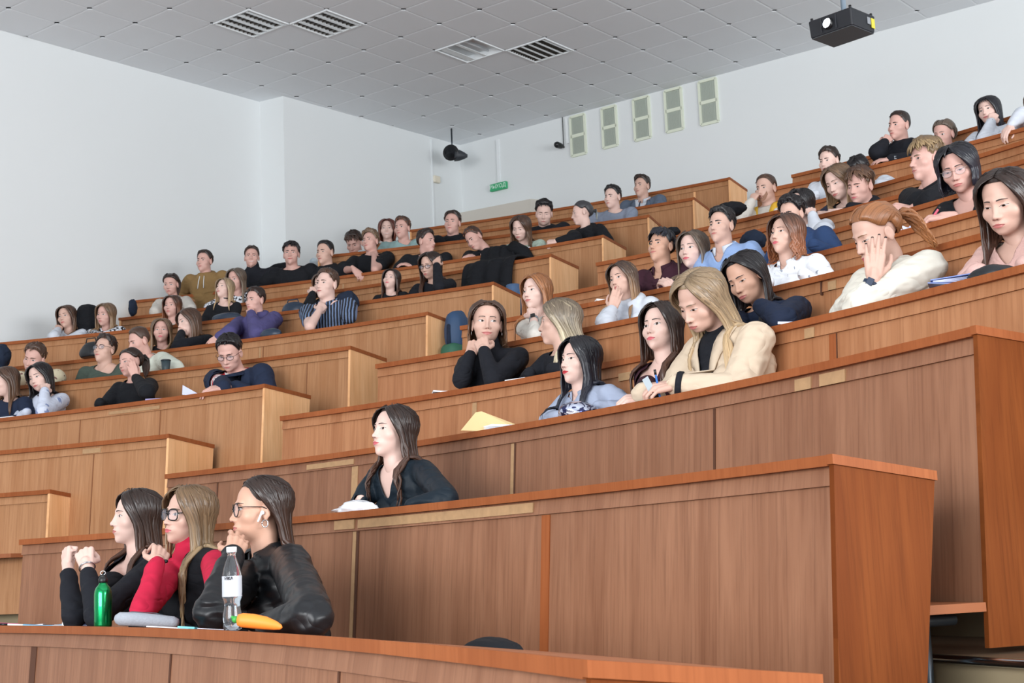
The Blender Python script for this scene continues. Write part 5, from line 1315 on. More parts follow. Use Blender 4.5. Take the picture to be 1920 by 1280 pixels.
pl('woman with brown hair hiding her face behind her hand, striped cuff', 7, (352, 604), 50, 60, 10, -14, 'F', LONG(len=.30, front=58, n=80), 'brown', [T('sweater', BLK, loose=1.2)], 'pale', {'a': HID, 'b': {'h': (342, 617, .36), 'e': (334, 650, .10), 'curl': 'fist', 'z': (0, 1, .2)}}, d=.44)
pl('man in purple hooded sweatshirt with his fist on his mouth', 7, (478, 563), 47, 44, 4, 4, 'M', MH('short'), 'darkbrown', [T('hoodie', PURP, neck='hood', loose=1.4)], 'rosy', {'a': {'h': (398, 640, .04), 'curl': 'relax', 'x': (.6, .2, -.5), 'z': (0, 1, .4), 'e': (430, 625, .2)}, 'b': {'h': (469, 581, .38), 'e': (482, 626, .14), 'curl': 'fist', 'z': (0, 1, .2)}}, d=.48)
pl('young man in striped short-sleeved shirt with his fist under his chin', 7, (612, 533), 56, 38, -2, 4, 'M', MH('short'), 'brown', [T('shirt', STR, neck='open', sl='short', loose=1.15, fold=1.3)], 'pale', {'a': {'h': (605, 572, .34), 'e': (581, 612, .10), 'curl': 'loose', 'z': (-.2, 1, .3)}, 'b': {'h': (610, 612, .2), 'hide': True, 'e': (655, 604, .3)}}, d=.46)
pl('woman with long brown hair, cheek on her hand, white sleeves, at the far left', 8, (124, 594), 43, 30, 2, -8, 'F', LONG(len=.28, front=54), 'brown', [T('sweater', WHT, loose=1.2)], 'fair', {'a': {'h': (111, 612, .36), 'e': (101, 638, .12), 'curl': 'fist', 'z': (0, 1, .2)}, 'b': HID}, d=.45)
pl('woman with light brown hair in black and white patterned blouse', 8, (197, 590), 43, 36, 6, 4, 'F', LONG(len=.24, front=54, part=.3), 'lightbrown', [T('blouse', ZEB, loose=1.25)], 'rosy', {'a': {'h': (172, 632, .08), 'curl': 'relax', 'x': (.9, .1, 0)}, 'b': HID}, d=.45)
pl('woman with auburn hair behind the light-haired woman facing the camera', 8, (322, 574), 41, 26, 0, 0, 'F', LONG(len=.26, front=52), 'chestnut', [T('top', WARM)], 'rosy', d=.45)
pl('blonde woman with head tilted back, choker and black top', 8, (420, 541), 40, 40, -14, -2, 'F', LONG(len=.24, front=56), 'blonde', [T('top', BLK2, neck='wide', sl='short')], 'pale', d=.47, extras=[('band',)])
pl('woman with long straight dark hair looking up, alone in her row gap', 8, (733, 524), 40, 22, -12, 6, 'F', LONG(len=.30, front=52, part=.1), 'darkbrown', [T('top', BLK2)], 'pale', d=.45, lipc='pink')
pl('woman with glasses and long brown hair, hand in her hair', 8, (806, 498), 50, 36, 14, 2, 'F', LONG(len=.36, front=54, n=80), 'darkbrown', [T('top', BLK, loose=1.1)], 'fair', {'a': HID, 'b': {'h': (818, 487, .40), 'e': (823, 538, .20), 'curl': 'cheek', 'z': (0, 1, .2), 'bare': True}}, glasses=('oval', M_RIM), d=.45)
pl('person mostly hidden behind the man in the striped shirt, hand raised', 8, (604, 534), 44, 30, 6, 0, 'F', LONG(len=.1), 'brown', [T('top', BLK2, loose=1.3)], 'pale', {'a': {'h': (588, 541, .42), 'e': (581, 572, .28), 'curl': 'fist', 'z': (0, 1, 0)}, 'b': HID}, d=.5)
pl('woman with dark pulled-back hair and cream top looking down', 9, (320, 533), 40, 20, 14, 0, 'F', dict(kind='pony', ponylen=.24, front=60), 'darkbrown', [T('top', WARM, loose=1.25)], 'rosy', {'a': {'h': (300, 588, .2), 'hide': True, 'e': (290, 585, .2)}, 'b': {'h': (340, 584, .2), 'hide': True, 'e': (358, 578, .2)}}, d=.44)
pl('woman with long ash-brown hair behind the blonde with the choker', 9, (442, 524), 42, 34, 8, 0, 'F', LONG(len=.30, front=56), 'ash', [T('top', ZEB, loose=1.2)], 'rosy', {'a': {'h': (405, 578, .15), 'hide': True, 'e': (392, 578, .2)}, 'b': HID}, d=.44)
pl('young man in tan hooded sweatshirt against the wall', 10, (383, 490), 41, 32, 0, 0, 'M', MH('short', vol=.9), 'darkbrown', [T('hoodie', TAN, neck='hood', loose=1.3)], 'rosy', extras=[('cords',)])
pl('smiling young man in black turtleneck facing the camera', 10, (472, 482), 40, 4, 0, 0, 'M', MH('short', vol=.9), 'darkbrown', [T('turtleneck', BLK, neck='turtle')], 'rosy', smile=2)
pl('smiling broad-shouldered man in black crew-neck sweater', 10, (546, 476), 44, 8, 0, 0, 'M', MH('fringe', vol=.9), 'black', [T('sweater', BLK2, loose=1.3)], 'rosy', smile=1)
pl('dark-haired young man in black hooded sweatshirt beside the grey pillar corner', 10, (609, 474), 45, 36, 2, 0, 'M', MH('crop', vol=1.6), 'black', [T('hoodie', BLK2, neck='hood', loose=1.3)], 'fair')
pl('curly-haired man in black T-shirt, chin on hand, other hand hanging down', 10, (694, 453), 42, 30, -6, -4, 'M', MH('curlytop'), 'lightbrown', [T('shirt', BLK2, sl='short', loose=1.3)], 'rosy', {'a': {'h': (672, 514, -.03), 'e': (650, 506, .2), 'curl': 'droop', 'x': (-.6, .3, -.8), 'z': (0, 1, .4)}, 'b': {'h': (701, 473, .40), 'e': (703, 505, .12), 'curl': 'loose', 'z': (0, 1, .1)}}, d=.48)
pl('man in black top seen in profile facing right', 10, (800, 453), 43, -52, 2, 0, 'M', MH('quiff', vol=.9), 'darkbrown', [T('top', BLK2, loose=1.2)], 'rosy', {'a': {'h': (762, 495, .05), 'curl': 'relax', 'x': (.9, .2, .3), 'z': (0, .6, 1)}, 'b': HID}, ty=10)
pl('red-faced boy with reddish hair bending sideways in black hoodie', 10, (889, 448), 44, 40, 26, -22, 'M', MH('short', vol=.9), 'chestnut', [T('hoodie', BLK2, neck='hood', loose=1.3)], 'rosy', {'a': {'h': (880, 479, .06), 'curl': 'relax', 'x': (.9, .2, 0), 'z': (0, .5, 1)}, 'b': HID}, d=.38, nx=-.05)
pl('woman with wavy brown hair in pale green top looking down at papers', 10, (976, 428), 46, 26, 22, 4, 'F', LONG(len=.20, wave=.012, front=50), 'brown', [T('shirt', LGRN, sl='short', loose=1.15)], 'pale', d=.42, lid=.4)
pl('woman with silver hair and black headband in black hooded top, profile', 10, (1090, 400), 45, 82, 6, -6, 'F', dict(kind='pony', ponylen=.10, front=58, ponyel=-12), 'silver', [T('hoodie', BLK2, neck='hood', loose=1.25)], 'pale', {'a': {'h': (1030, 453, .02), 'curl': 'fist', 'x': (.9, .1, 0), 'z': (0, .7, .8), 'e': (1080, 445, .2)}, 'b': HID}, d=.42)
pl('boy with dark hair looking down, pale blue shirt with open collar', 11, (664, 456), 46, 20, 30, 0, 'M', MH('fringe', vol=.9), 'darkbrown', [T('shirt', K('ice_blue', (196, 212, 222)), neck='open', loose=1.25)], 'rosy', d=.42)
pl('young man in teal T-shirt with reddish-brown hair', 11, (754, 428), 41, 28, 0, 0, 'M', MH('quiff', vol=.8), 'chestnut', [T('shirt', TEAL, sl='short', loose=1.15)], 'rosy')
pl('stern man in black hooded sweatshirt with white print', 11, (848, 418), 44, 18, 0, 2, 'M', MH('short'), 'darkbrown', [T('hoodie', BLK2, neck='hood', loose=1.35)], 'rosy', {'a': {'h': (840, 460, .2), 'hide': True, 'e': (822, 462, .1)}, 'b': HID}, extras=[('print', WHT, 5)])
pl('young man with thick black hair looking down in black hoodie', 11, (1020, 400), 47, 4, 20, 4, 'M', MH('curlytop', vol=.9), 'black', [T('hoodie', BLK, neck='hood', loose=1.3)], 'pale', lid=.4)
pl('young man with black hair in grey-blue T-shirt', 11, (1148, 370), 43, 34, 4, 2, 'M', MH('short', vol=1.1), 'black', [T('shirt', GRY, sl='short', loose=1.15)], 'pale')
pl('smiling woman with dark red bobbed hair and white top', 12, (726, 430), 40, 4, 0, 0, 'F', dict(kind='bob', len=.14, front=48), 'auburn', [T('top', WARM)], 'pale', smile=2)
pl('man in slate suit with white collar and tie', 12, (1203, 350), 41, 34, -2, 0, 'M', MH('quiff', vol=.9), 'darkbrown', [T('shirt', WHT, neck='collar'), T('suit_jacket', SUIT, neck='blazer', loose=1.15, collar=False)], 'fair', extras=[('tie', K('tie_navy', (50, 60, 84)))])
# ------------------------------------------------------------------ things on the desks
def on_desk(blk, k, x, y, d=None):
    """point on the sloping desk top under a pixel (or d metres behind the front edge in that pixel column)"""
    if d is None: d = .08
    s = s_px_d(blk, k, x, d); p = edge(blk, k, s, d); return np.array([p[0], p[1], desk_z(k)-DROP*max(0, d)/.46]), normal(blk, k, s)
def desk_frame(blk, k, s):
    n = normal(blk, k, s); n3 = np.array([n[0], n[1], -DROP/.46]); n3 /= np.linalg.norm(n3); t = np.array([n[1], -n[0], 0.]); return t, n3, np.cross(t, n3)   # along (to the viewer's right), back, up
def lathe(prof, n=28):
    V = []; F = []; ang = np.linspace(0, 2*np.pi, n, endpoint=False)
    for r, z in prof: V += [[r*math.cos(a), r*math.sin(a), z] for a in ang]
    for i in range(len(prof)-1):
        for j in range(n): F.append((i*n+j, i*n+(j+1) % n, (i+1)*n+(j+1) % n, (i+1)*n+j))
    F.append(tuple(range(n-1, -1, -1))); F.append(tuple((len(prof)-1)*n+j for j in range(n)))
    return np.array(V), F
def place(V, P, fr=None, yaw=0):
    V = np.asarray(V, float); c, s_ = math.cos(yaw), math.sin(yaw); V = V @ np.array([[c, s_, 0], [-s_, c, 0], [0, 0, 1]])
    if fr is not None: V = V @ np.array([fr[0], fr[1], fr[2]])
    return V+P
def text(name, body, size, origin, ex, ey, mat, parent, depth=.0006, bold=0):
    cu = bpy.data.curves.new(name, 'FONT'); cu.body = body; cu.size = size; cu.align_x = 'CENTER'; cu.align_y = 'CENTER'; cu.extrude = depth; cu.offset = bold
    o = bpy.data.objects.new(name, cu); COL.objects.link(o); dg = bpy.context.evaluated_depsgraph_get(); me = bpy.data.meshes.new_from_object(o.evaluated_get(dg))
    bpy.data.objects.remove(o); V = np.array([v.co for v in me.vertices]); F = [tuple(p.vertices) for p in me.polygons]; ez = np.cross(ex, ey)
    V = V @ np.array([ex, ey, ez]) + origin; bpy.data.meshes.remove(me)
    return mesh(name, local(parent, V) if parent else V, F, mat, parent)
def slab(pts, th, up):
    P = np.array(pts, float); n = len(P); V = np.vstack([P, P+np.asarray(up)*th]); F = [tuple(range(n-1, -1, -1)), tuple(range(n, 2*n))]+[(i, (i+1) % n, n+(i+1) % n, n+i) for i in range(n)]
    return V, F
def paper(name, label, cat, blk, k, x, d, w, h, yaw, mat, th=.004, curl=0, group=None, lift=0):
    s = s_px_d(blk, k, x, d); fr = desk_frame(blk, k, s); P = np.append(edge(blk, k, s, d), 0); P[2] = desk_z(k)-DROP*d/.46+.0015+lift
    na, nb = 9, 5; V = []; F = []
    for z0 in (0, th):
        for i in range(na):
            for j in range(nb):
                a = (i/(na-1)-.5)*w; b = (j/(nb-1)-.5)*h; V.append([a, b, z0+curl*(max(0, i/(na-1)-.35)**2)*1.6+abs(curl)*.15*math.sin(j*1.3)**2])
    F += [tuple(reversed(f)) for f in grid_faces(na, nb)]+grid_faces(na, nb, na*nb); N1 = na*nb
    for i in range(na-1): F += [(i*nb, (i+1)*nb, N1+(i+1)*nb, N1+i*nb), (i*nb+nb-1, N1+i*nb+nb-1, N1+(i+1)*nb+nb-1, (i+1)*nb+nb-1)]
    for j in range(nb-1): F += [(j, N1+j, N1+j+1, j+1), ((na-1)*nb+j, (na-1)*nb+j+1, N1+(na-1)*nb+j+1, N1+(na-1)*nb+j)]
    V = place(V, P, fr, yaw); o = mesh(name, V-P, F, mat); o.location = P; return tag(o, label, cat, group)
def pen(label, blk, k, x, d, yaw, col, ln=.145, r=.0042, name='pen'):
    s = s_px_d(blk, k, x, d); fr = desk_frame(blk, k, s); P = np.append(edge(blk, k, s, d), desk_z(k)-DROP*d/.46+r+.001); root = empty(name, P, label, 'pen')
    V, F = tube([[-ln/2, 0, 0], [ln/2*.75, 0, 0], [ln/2*.9, 0, 0], [ln/2, 0, 0]], [r, r, r*.7, r*.15], 10); b = MB(); b.add(place(V, P, fr, yaw), F); b.build('barrel', col, root, True)
    V, F = tube([[-ln/2-.002, 0, 0], [-ln/2+.03, 0, 0]], r*1.18, 10); b = MB(); b.add(place(V, P, fr, yaw), F); b.build('cap', M_WHITEP if col is not M_WHITEP else M_BLACKP, root, True); return root
# green aluminium bottle
P, n_ = on_desk('R', 1, 193, 0, .10); root = empty('drink_bottle', P, 'green metal drinking bottle with black cap on the front desk', 'bottle')
GRNM = pmat('green_anodised', (0, 150, 84), .22, metal=.85, coat=.5)
V, F = lathe([(.030, 0), (.0345, .003), (.0355, .010), (.0355, .128), (.034, .142), (.029, .156), (.020, .167), (.0165, .172), (.0165, .177)]); b = MB(); b.add(V+P, F); b.build('flask', GRNM, root, True)
V, F = lathe([(.0168, .1765), (.0185, .178), (.0185, .192), (.014, .197), (.012, .203), (.012, .208)]); b = MB(); b.add(V+P, F); b.build('screw_cap', M_BLACKP, root, True)
ring = [P+[math.cos(a)*.010, 0, .209+math.sin(a)*.008+.006] for a in np.linspace(0, 2*math.pi, 17)]; b = MB(); b.add(*tube(ring, .0018, 7)); b.build('carry_ring', M_CHROME, root, True)
# clear water bottle
P, n_ = on_desk('R', 1, 436, 0, .05); root = empty('water_bottle', P, 'clear plastic water bottle with a white cap and pale label', 'bottle')
GL = bpy.data.materials.new('clear_plastic'); GL.use_nodes = True; nt = GL.node_tree; bs = nt.nodes['Principled BSDF']; bs.inputs['Base Color'].default_value = (.93, .96, 1, 1); bs.inputs['Roughness'].default_value = .06; bs.inputs['Transmission Weight'].default_value = .96; bs.inputs['IOR'].default_value = 1.22
prof = [(.024, 0), (.031, .004), (.0335, .014), (.0315, .024), (.0335, .032), (.034, .048), (.0300, .066), (.0285, .078), (.0300, .088), (.0345, .100), (.0350, .150), (.0340, .168), (.0285, .192), (.0205, .212), (.0150, .224), (.0140, .232), (.0165, .234), (.0140, .237)]
prof = [(r*.88, z*1.04) for r, z in prof]
V, F = lathe(prof, 32); b = MB(); b.add(V+P, F); b.build('bottle_body', GL, root, True)
V, F = lathe([(.0165, .246), (.0165, .262), (.0155, .2635)], 24); V[:, :2] *= 1; b = MB(); b.add(V+P, F); b.build('bottle_cap', M_WHITEP, root, True)
LBL = stripe_mat('bottle_label', (190, 194, 202), (110, 116, 130), 22, noise_=.6, thr=.66)
b = MB(); rr = .0350*.88+.0006; A0 = np.linspace(-2.9, .35, 30); V = [[rr*math.cos(a), rr*math.sin(a), z] for z in (.107, .172) for a in A0]; b.add(np.array(V)+P, [(i, i+1, 31+i, 30+i) for i in range(29)]); lb = b.build('label', LBL, root, True)
cd_ = (O-P)*[1, 1, 0]; cd_ /= np.linalg.norm(cd_); rt = np.array([-cd_[1], cd_[0], 0]); text('lettering', '\u0419\u041a\u0410', .013, P+cd_*(rr+.0012)+rt*(-.010)+np.array([0, 0, .164]), rt, np.array([0, 0, 1.]), pmat('ink_black', (30, 32, 40), .6), lb, bold=.0004)
V, F = lathe([(.026, .004), (.0285, .03), (.0285, .05), (.0255, .075), (.0255, .085), (.0292, .104), (.0295, .120)], 28); b = MB(); b.add(V+P, F); b.build('water', pmat('water', (235, 242, 248), .02, trans=1.0), root, True)
# carrot-shaped pencil case
s = s_px_d('R', 1, 481, .075); fr = desk_frame('R', 1, s); P = np.append(edge('R', 1, s, .075), desk_z(1)+.022); root = empty('pencil_case', P-[0, 0, .022], 'orange carrot-shaped pencil case with green tip beside the water bottle', 'pencil case')
V, F = tube([[-.062, 0, .003], [-.058, 0, .003], [-.045, 0, .003], [-.01, 0, .002], [.03, 0, -.002], [.062, 0, -.008], [.078, 0, -.012], [.083, 0, -.013]], [.006, .018, .022, .0225, .020, .014, .008, .002], 20); b = MB(); b.add(place(V, P, fr, .95), F); b.build('carrot', pmat('carrot_orange', (240, 140, 50), .55, bump=.1, bscale=30), root, True)
b = MB(); b.add(place(ellipsoid((-.067, 0, .004), (.012, .012, .011))[0], P, fr, .95), ellipsoid((0, 0, 0), (1, 1, 1))[1])
for q in range(4): V, F = capsule((-.070, 0, .004), (-.078, (q-1.5)*.006, .010+.003*(q % 2)), .0045, .0025, 8); b.add(place(V, P, fr, .95), F)
b.build('leaf_tip', pmat('carrot_green', (60, 160, 70), .5), root, True)
# grey felt pencil case
s = s_px_d('R', 1, 277, .10); fr = desk_frame('R', 1, s); P = np.append(edge('R', 1, s, .10), desk_z(1)+.016); root = empty('pencil_case', P-[0, 0, .026], 'long grey felt pencil case lying behind the green bottle', 'pencil case')
V, F = tube([[-.125, 0, 0], [-.120, 0, .001], [-.105, 0, .003], [-.05, 0, .004], [.03, 0, .002], [.095, 0, 0], [.112, 0, -.003], [.117, 0, -.004]], [.004, .016, .027, .0285, .027, .024, .018, .005], 22, ex=(1, .92)); b = MB(); b.add(place(V, P, fr, 1.0), F); b.build('felt_body', pmat('grey_felt', (158, 164, 174), .95, bump=.4, bscale=160, var=.12, vscale=120), root, True)
V, F = tube([[-.118, -.004, .018], [-.06, -.004, .0315], [.03, -.004, .030], [.105, -.004, .015]], .0018, 6); b = MB(); b.add(place(V, P, fr, 1.0), F); b.build('zip', M_METAL, root, True)
# booklets and papers on the front desk
paper('exercise_book', 'open white exercise book at the far left of the front desk', 'book', 'R', 1, 30, .20, .28, .16, .9, M_PAPER, .006, .02)
paper('booklet', 'bright blue booklet lying among papers on the front desk', 'booklet', 'R', 1, 92, .15, .20, .12, .95, pmat('cyan_cover', (112, 184, 226), .5), .005, .02)
paper('paper_sheet', 'white folded sheet between the blue booklet and the green bottle', 'paper', 'R', 1, 134, .16, .13, .11, .9, M_PAPER, .002, .045)
paper('notebook', 'thin white notebook in front of the grey felt pencil case', 'notebook', 'R', 1, 318, .07, .15, .07, 1.0, M_PAPER, .004)
paper('sticky_pad', 'small turquoise sticky pad on the front desk near the water bottle', 'notepad', 'R', 1, 352, .06, .06, .04, .9, pmat('turquoise', (110, 190, 205), .6), .007)
paper('paper_sheet', 'pale sheet under the elbow of the woman in leather jacket', 'paper', 'R', 1, 400, .06, .09, .06, .9, pmat('lilac_paper', (206, 208, 226), .7), .002)
pen('pink marker pen at the far left of the front desk', 'R', 1, 12, .10, .9, pmat('hot_pink', (222, 44, 120), .4), .13, .008)
pen('navy pen with a pink ring next to the green bottle', 'R', 1, 150, .12, 1.0, pmat('pen_navy', (44, 52, 84), .4), .14, .008)
pen('white pen lying in front of the blue booklet', 'R', 1, 34, .06, 1.0, M_WHITEP, .15, .0045)
# pens held in hands are things of their own
def held_pen(label, person_, arm, col, ln=.14, tilt=(.3, .2, .9), r=.0045, name='pen', off=(.07, .02, -.01)):
    a = person_['A'][arm]; p = a['W']+a['X'] @ np.array(off); d = tilt[0]*person_['ldir']+tilt[1]*person_['cdir']+np.array([0, 0, tilt[2]]); d /= np.linalg.norm(d)
    root = empty(name, p, label, 'pen'); b = MB(); b.add(*tube([p-d*ln*.35, p-d*ln*.30, p+d*ln*.5, p+d*ln*.65], [.0006, r, r, r*.9], 10)); b.build('barrel', col, root, True); b = MB(); b.add(*tube([p+d*ln*.5, p+d*ln*.66], r*1.15, 10)); b.build('cap', M_BLACKP, root, True)
held_pen('black pen held under the chin of the woman in crimson', W2, 'a', M_BLACKP, .12, (-.2, .9, -.1), .006, off=(.06, -.02, -.02))
held_pen('blue pen held by the blonde woman in the beige blazer', W8, 'b', pmat('pen_blue', (40, 110, 190), .35), .15, (.1, .1, .8), .005, off=(.08, .0, -.02))
held_pen('pink pen held by the woman with thin glasses', W20, 'a', pmat('pen_pink', (206, 96, 120), .4), .11, (-.6, .2, .7), .0065, off=(.08, 0, 0))
# plastic bag on the second desk
FOIL = pmat('clear_crinkled_film', (232, 236, 244), .16, spec=.9, bump=1, bscale=26, metal=.15, var=.12, vscale=40)
def lump(name, label, cat, c, r3, mat, fr, seed, amp=.18, sc_=9, yaw=0, flat=True, tip=None):
    V, F = ellipsoid((0, 0, 0), (1, 1, 1), 40, 24); O2 = []
    for v in V:
        k = 1+amp*noise.noise(Vector(v)*1.6+Vector((seed, 0, 0)))+amp*.6*abs(noise.noise(Vector(v)*sc_*.5+Vector((seed, 3, 0)))); w = np.array(v)*np.array(r3)*k
        if flat and w[2] < -r3[2]*.55: w[2] = -r3[2]*.55
        if tip is not None and v[0]*tip > .3: w[2] *= max(.12, 1-(v[0]*tip-.3)*1.25); w[0] *= 1+.35*(v[0]*tip-.3)
        O2.append(w)
    b = MB(); base = np.asarray(c, float)-np.array([0, 0, 0.]); b.add(place(np.array(O2)+[0, 0, r3[2]*.55], base, fr, yaw), F)
    o = b.build(name, mat, None, True); V2 = np.array([q.co for q in o.data.vertices])-base; o.data.vertices.foreach_set('co', V2.astype(np.float32).ravel()); o.location = base; return tag(o, label, cat)
def dpos(blk, k, x, d): s = s_px_d(blk, k, x, d); return np.append(edge(blk, k, s, d), desk_z(k)-DROP*max(0, d)/.46+.001), desk_frame(blk, k, s)
p, fr = dpos('R', 2, 668, .09); lump('plastic_bag', 'crinkled clear plastic bag on the second desk, left of the lone woman', 'bag', p, (.115, .07, .040), FOIL, fr, 4, .25, 12, 0, True, -1)
# yellow folder standing half open and a sheet
s = s_of_px('R', 3, 915); fr = desk_frame('R', 3, s); P, _ = dpos('R', 3, 915, .03); tdir, ndir, up = fr; YEL = pmat('manila_card', (226, 200, 146), .7, var=.05)
root = empty('folder', P, 'yellow cardboard folder standing half open on the third desk', 'folder')
lat = tdir*.6+ndir*.8; dep = ndir*.6-tdir*.8; P = P+ndir*.02
b = MB(); b.add(*slab([P-lat*.155, P+lat*.02-dep*.01, P+lat*.155+up*.012, P+lat*.15+up*.04+dep*.03, P-lat*.055+up*.112+dep*.05, P-lat*.085+up*.105+dep*.05], .0018, dep)); b.build('cover', YEL, root)
b = MB()
for q in range(4): b.add(*slab([P-lat*.04-dep*(.012+.004*q)+up*(.002+.006*q), P+lat*(.15+.01*q)-dep*(.012+.004*q)+up*(.016+.006*q), P+lat*(.155+.01*q)+up*(.030+.004*q), P+lat*.0+up*(.020+.006*q)], .0015, up))
b.build('sheets', M_PAPER, root)
paper('paper_sheet', 'white sheet projecting from beneath the yellow folder', 'paper', 'R', 3, 950, .05, .15, .09, .05, pmat('sheet_blue', (206, 212, 236), .7), .004, .008)
# metallic pouch
p, fr = dpos('R', 3, 1084, .11); POUCH = stripe_mat('printed_foil', (196, 204, 226), (52, 56, 96), 26, noise_=1.5, thr=.52); POUCH.node_tree.nodes['Principled BSDF'].inputs['Roughness'].default_value = .15; POUCH.node_tree.nodes['Principled BSDF'].inputs['Metallic'].default_value = .6
lump('cosmetic_pouch', 'shiny printed pouch in front of the woman with red lips', 'pouch', p, (.095, .10, .056), POUCH, fr, 8, .12, 6)
paper('paper_sheet', 'white writing paper under the hands of the blonde woman', 'paper', 'R', 3, 1190, .09, .20, .12, .0, M_PAPER, .003)
# printed card held by the blonde woman
a = W8['A']['b']; p = a['W']+a['X'] @ np.array([.10, 0, .0]); ld, cdv = W8['ldir'], W8['cdir']; Zv = np.array([0, 0, 1.])
ca = ld*.75+Zv*-.45; ca /= np.linalg.norm(ca); cb = ld*.35+Zv*.75+cdv*.15; cb /= np.linalg.norm(cb)
V, F = slab([p+ld*.02-Zv*.03, p+ld*.02-Zv*.03+cb*.075, p+ld*.02-Zv*.03+cb*.075-ca*.03, p+ld*.02-Zv*.03-ca*.03], .0015, np.cross(ca, cb)); o = mesh('card', V-p, F, pmat('pale_card', (170, 184, 192), .5)); o.location = p; tag(o, 'small white printed card held beside the blue pen', 'card')
# papers on the fourth desk and beyond
GP = 'loose papers on the desks'
paper('paper_sheet', 'crumpled white paper left of the smiling woman in turtleneck', 'paper', 'R', 4, 838, .05, .17, .09, .9, M_PAPER, .009, .03, GP)
paper('paper_sheet', 'flat white paper right of the smiling woman in turtleneck', 'paper', 'R', 4, 975, .05, .15, .09, .1, M_PAPER, .009, 0, GP)
paper('paper_sheet', 'pale blue sheet by the woman in the navy sweatshirt', 'paper', 'R', 4, 1500, .08, .20, .10, .8, pmat('sheet_blue', (206, 212, 236), .7), .012, .02, GP)
paper('tablet_computer', 'thin white tablet by the woman in the white hooded sweatshirt', 'tablet', 'R', 6, 1133, .06, .13, .10, .9, M_WHITEP, .014)
def paper_fan(label, blk, k, x, d, sz, tips):
    p, (td, nd, up) = dpos(blk, k, x, d); lat = td*.5+nd*.86; b = MB()
    for (x0, x1, xt, h, dd) in tips:
        A_ = p+lat*x0*sz+nd*dd*.3; B_ = p+lat*x1*sz; C_ = p+lat*xt*sz+up*h*sz+nd*dd; M_ = (A_+B_)/2+nd*.02+up*h*sz*.25
        b.add(*slab([A_, B_, C_], .0012, np.cross(B_-A_, C_-A_)/np.linalg.norm(np.cross(B_-A_, C_-A_)))); b.add(*slab([A_, M_, C_], .0012, np.cross(M_-A_, C_-A_)/np.linalg.norm(np.cross(M_-A_, C_-A_))))
    o = b.build('paper_sheet', pmat('sheet_blue', (206, 212, 236), .7)); o.data.transform(Matrix.Translation(-Vector(p))); o.location = p; return tag(o, label, 'paper', GP)
paper_fan('spiky folded white paper by the woman with thin glasses', 'R', 6, 1712, .08, .15, [(-.5, .1, -.62, .16, .03), (-.45, .1, -.18, .62, .06), (-.35, .6, -.55, .30, .02), (-.1, .7, .62, .12, .05)])
paper_fan('white folded papers before the navy-jacketed glasses man', 'L', 5, 366, .05, .22, [(-.5, .3, -.6, .35, .04), (-.4, .4, -.45, .12, .02), (-.3, .5, .55, .14, .05)])
paper('notebook', 'lilac notebook by the woman in the black jacket', 'notebook', 'L', 5, 298, .07, .17, .12, .3, pmat('lilac_cover', (150, 146, 190), .6), .012)
paper('paper_sheet', 'small white paper by the woman with the marbled shirt', 'paper', 'L', 5, 20, .06, .14, .10, 0, M_PAPER, .012, 0, GP)
paper('notebook', 'white notebook in front of the woman in pale green', 'notebook', 'L', 10, 982, .05, .20, .12, 0, M_PAPER, .012)
paper('notebook', 'lilac folder on the ninth-row desk behind the pale green top', 'folder', 'L', 11, 946, .08, .16, .10, 0, pmat('lilac_cover', (150, 146, 190), .6), .012)
# blue ring binder
P, (td0, nd0, up) = dpos('R', 4, 1792, .10); tdir = td0*.62+nd0*.78; ndir = nd0*.62-td0*.78; P = P-ndir*.08+up*.012; BB = pmat('binder_blue', (122, 142, 200), .35)
root = empty('ring_binder', P, 'blue ring binder on the fourth desk near the right edge', 'binder'); b = MB(); A_ = P+tdir*-.12; B_ = P+tdir*.11
V, F = slab([A_, B_, B_+ndir*.17+up*.01, A_+ndir*.17+up*.01+tdir*.03], .004, up); b.add(V, F); A2 = A_+up*.012+tdir*.01; B2 = B_+up*.052; V, F = slab([A2, B2, B2+ndir*.17, A2+ndir*.17+tdir*.03], .004, up); b.add(V, F); b.add(*slab([B_, B_+ndir*.17, B2+ndir*.17, B2], .003, tdir)); b.build('cover', BB, root)
b = MB()
for q in range(6): f_ = .15+.13*q; V, F = slab([A_+up*(.005+.006*f_)+tdir*.02, B_-tdir*.006+up*(.006+.042*f_), B_-tdir*.006+up*(.006+.042*f_)+ndir*.16, A_+tdir*.05+up*(.005+.006*f_)+ndir*.16], .0015, up); b.add(V, F)
b.build('sheets', pmat('sheet_lilac', (190, 196, 226), .6), root)
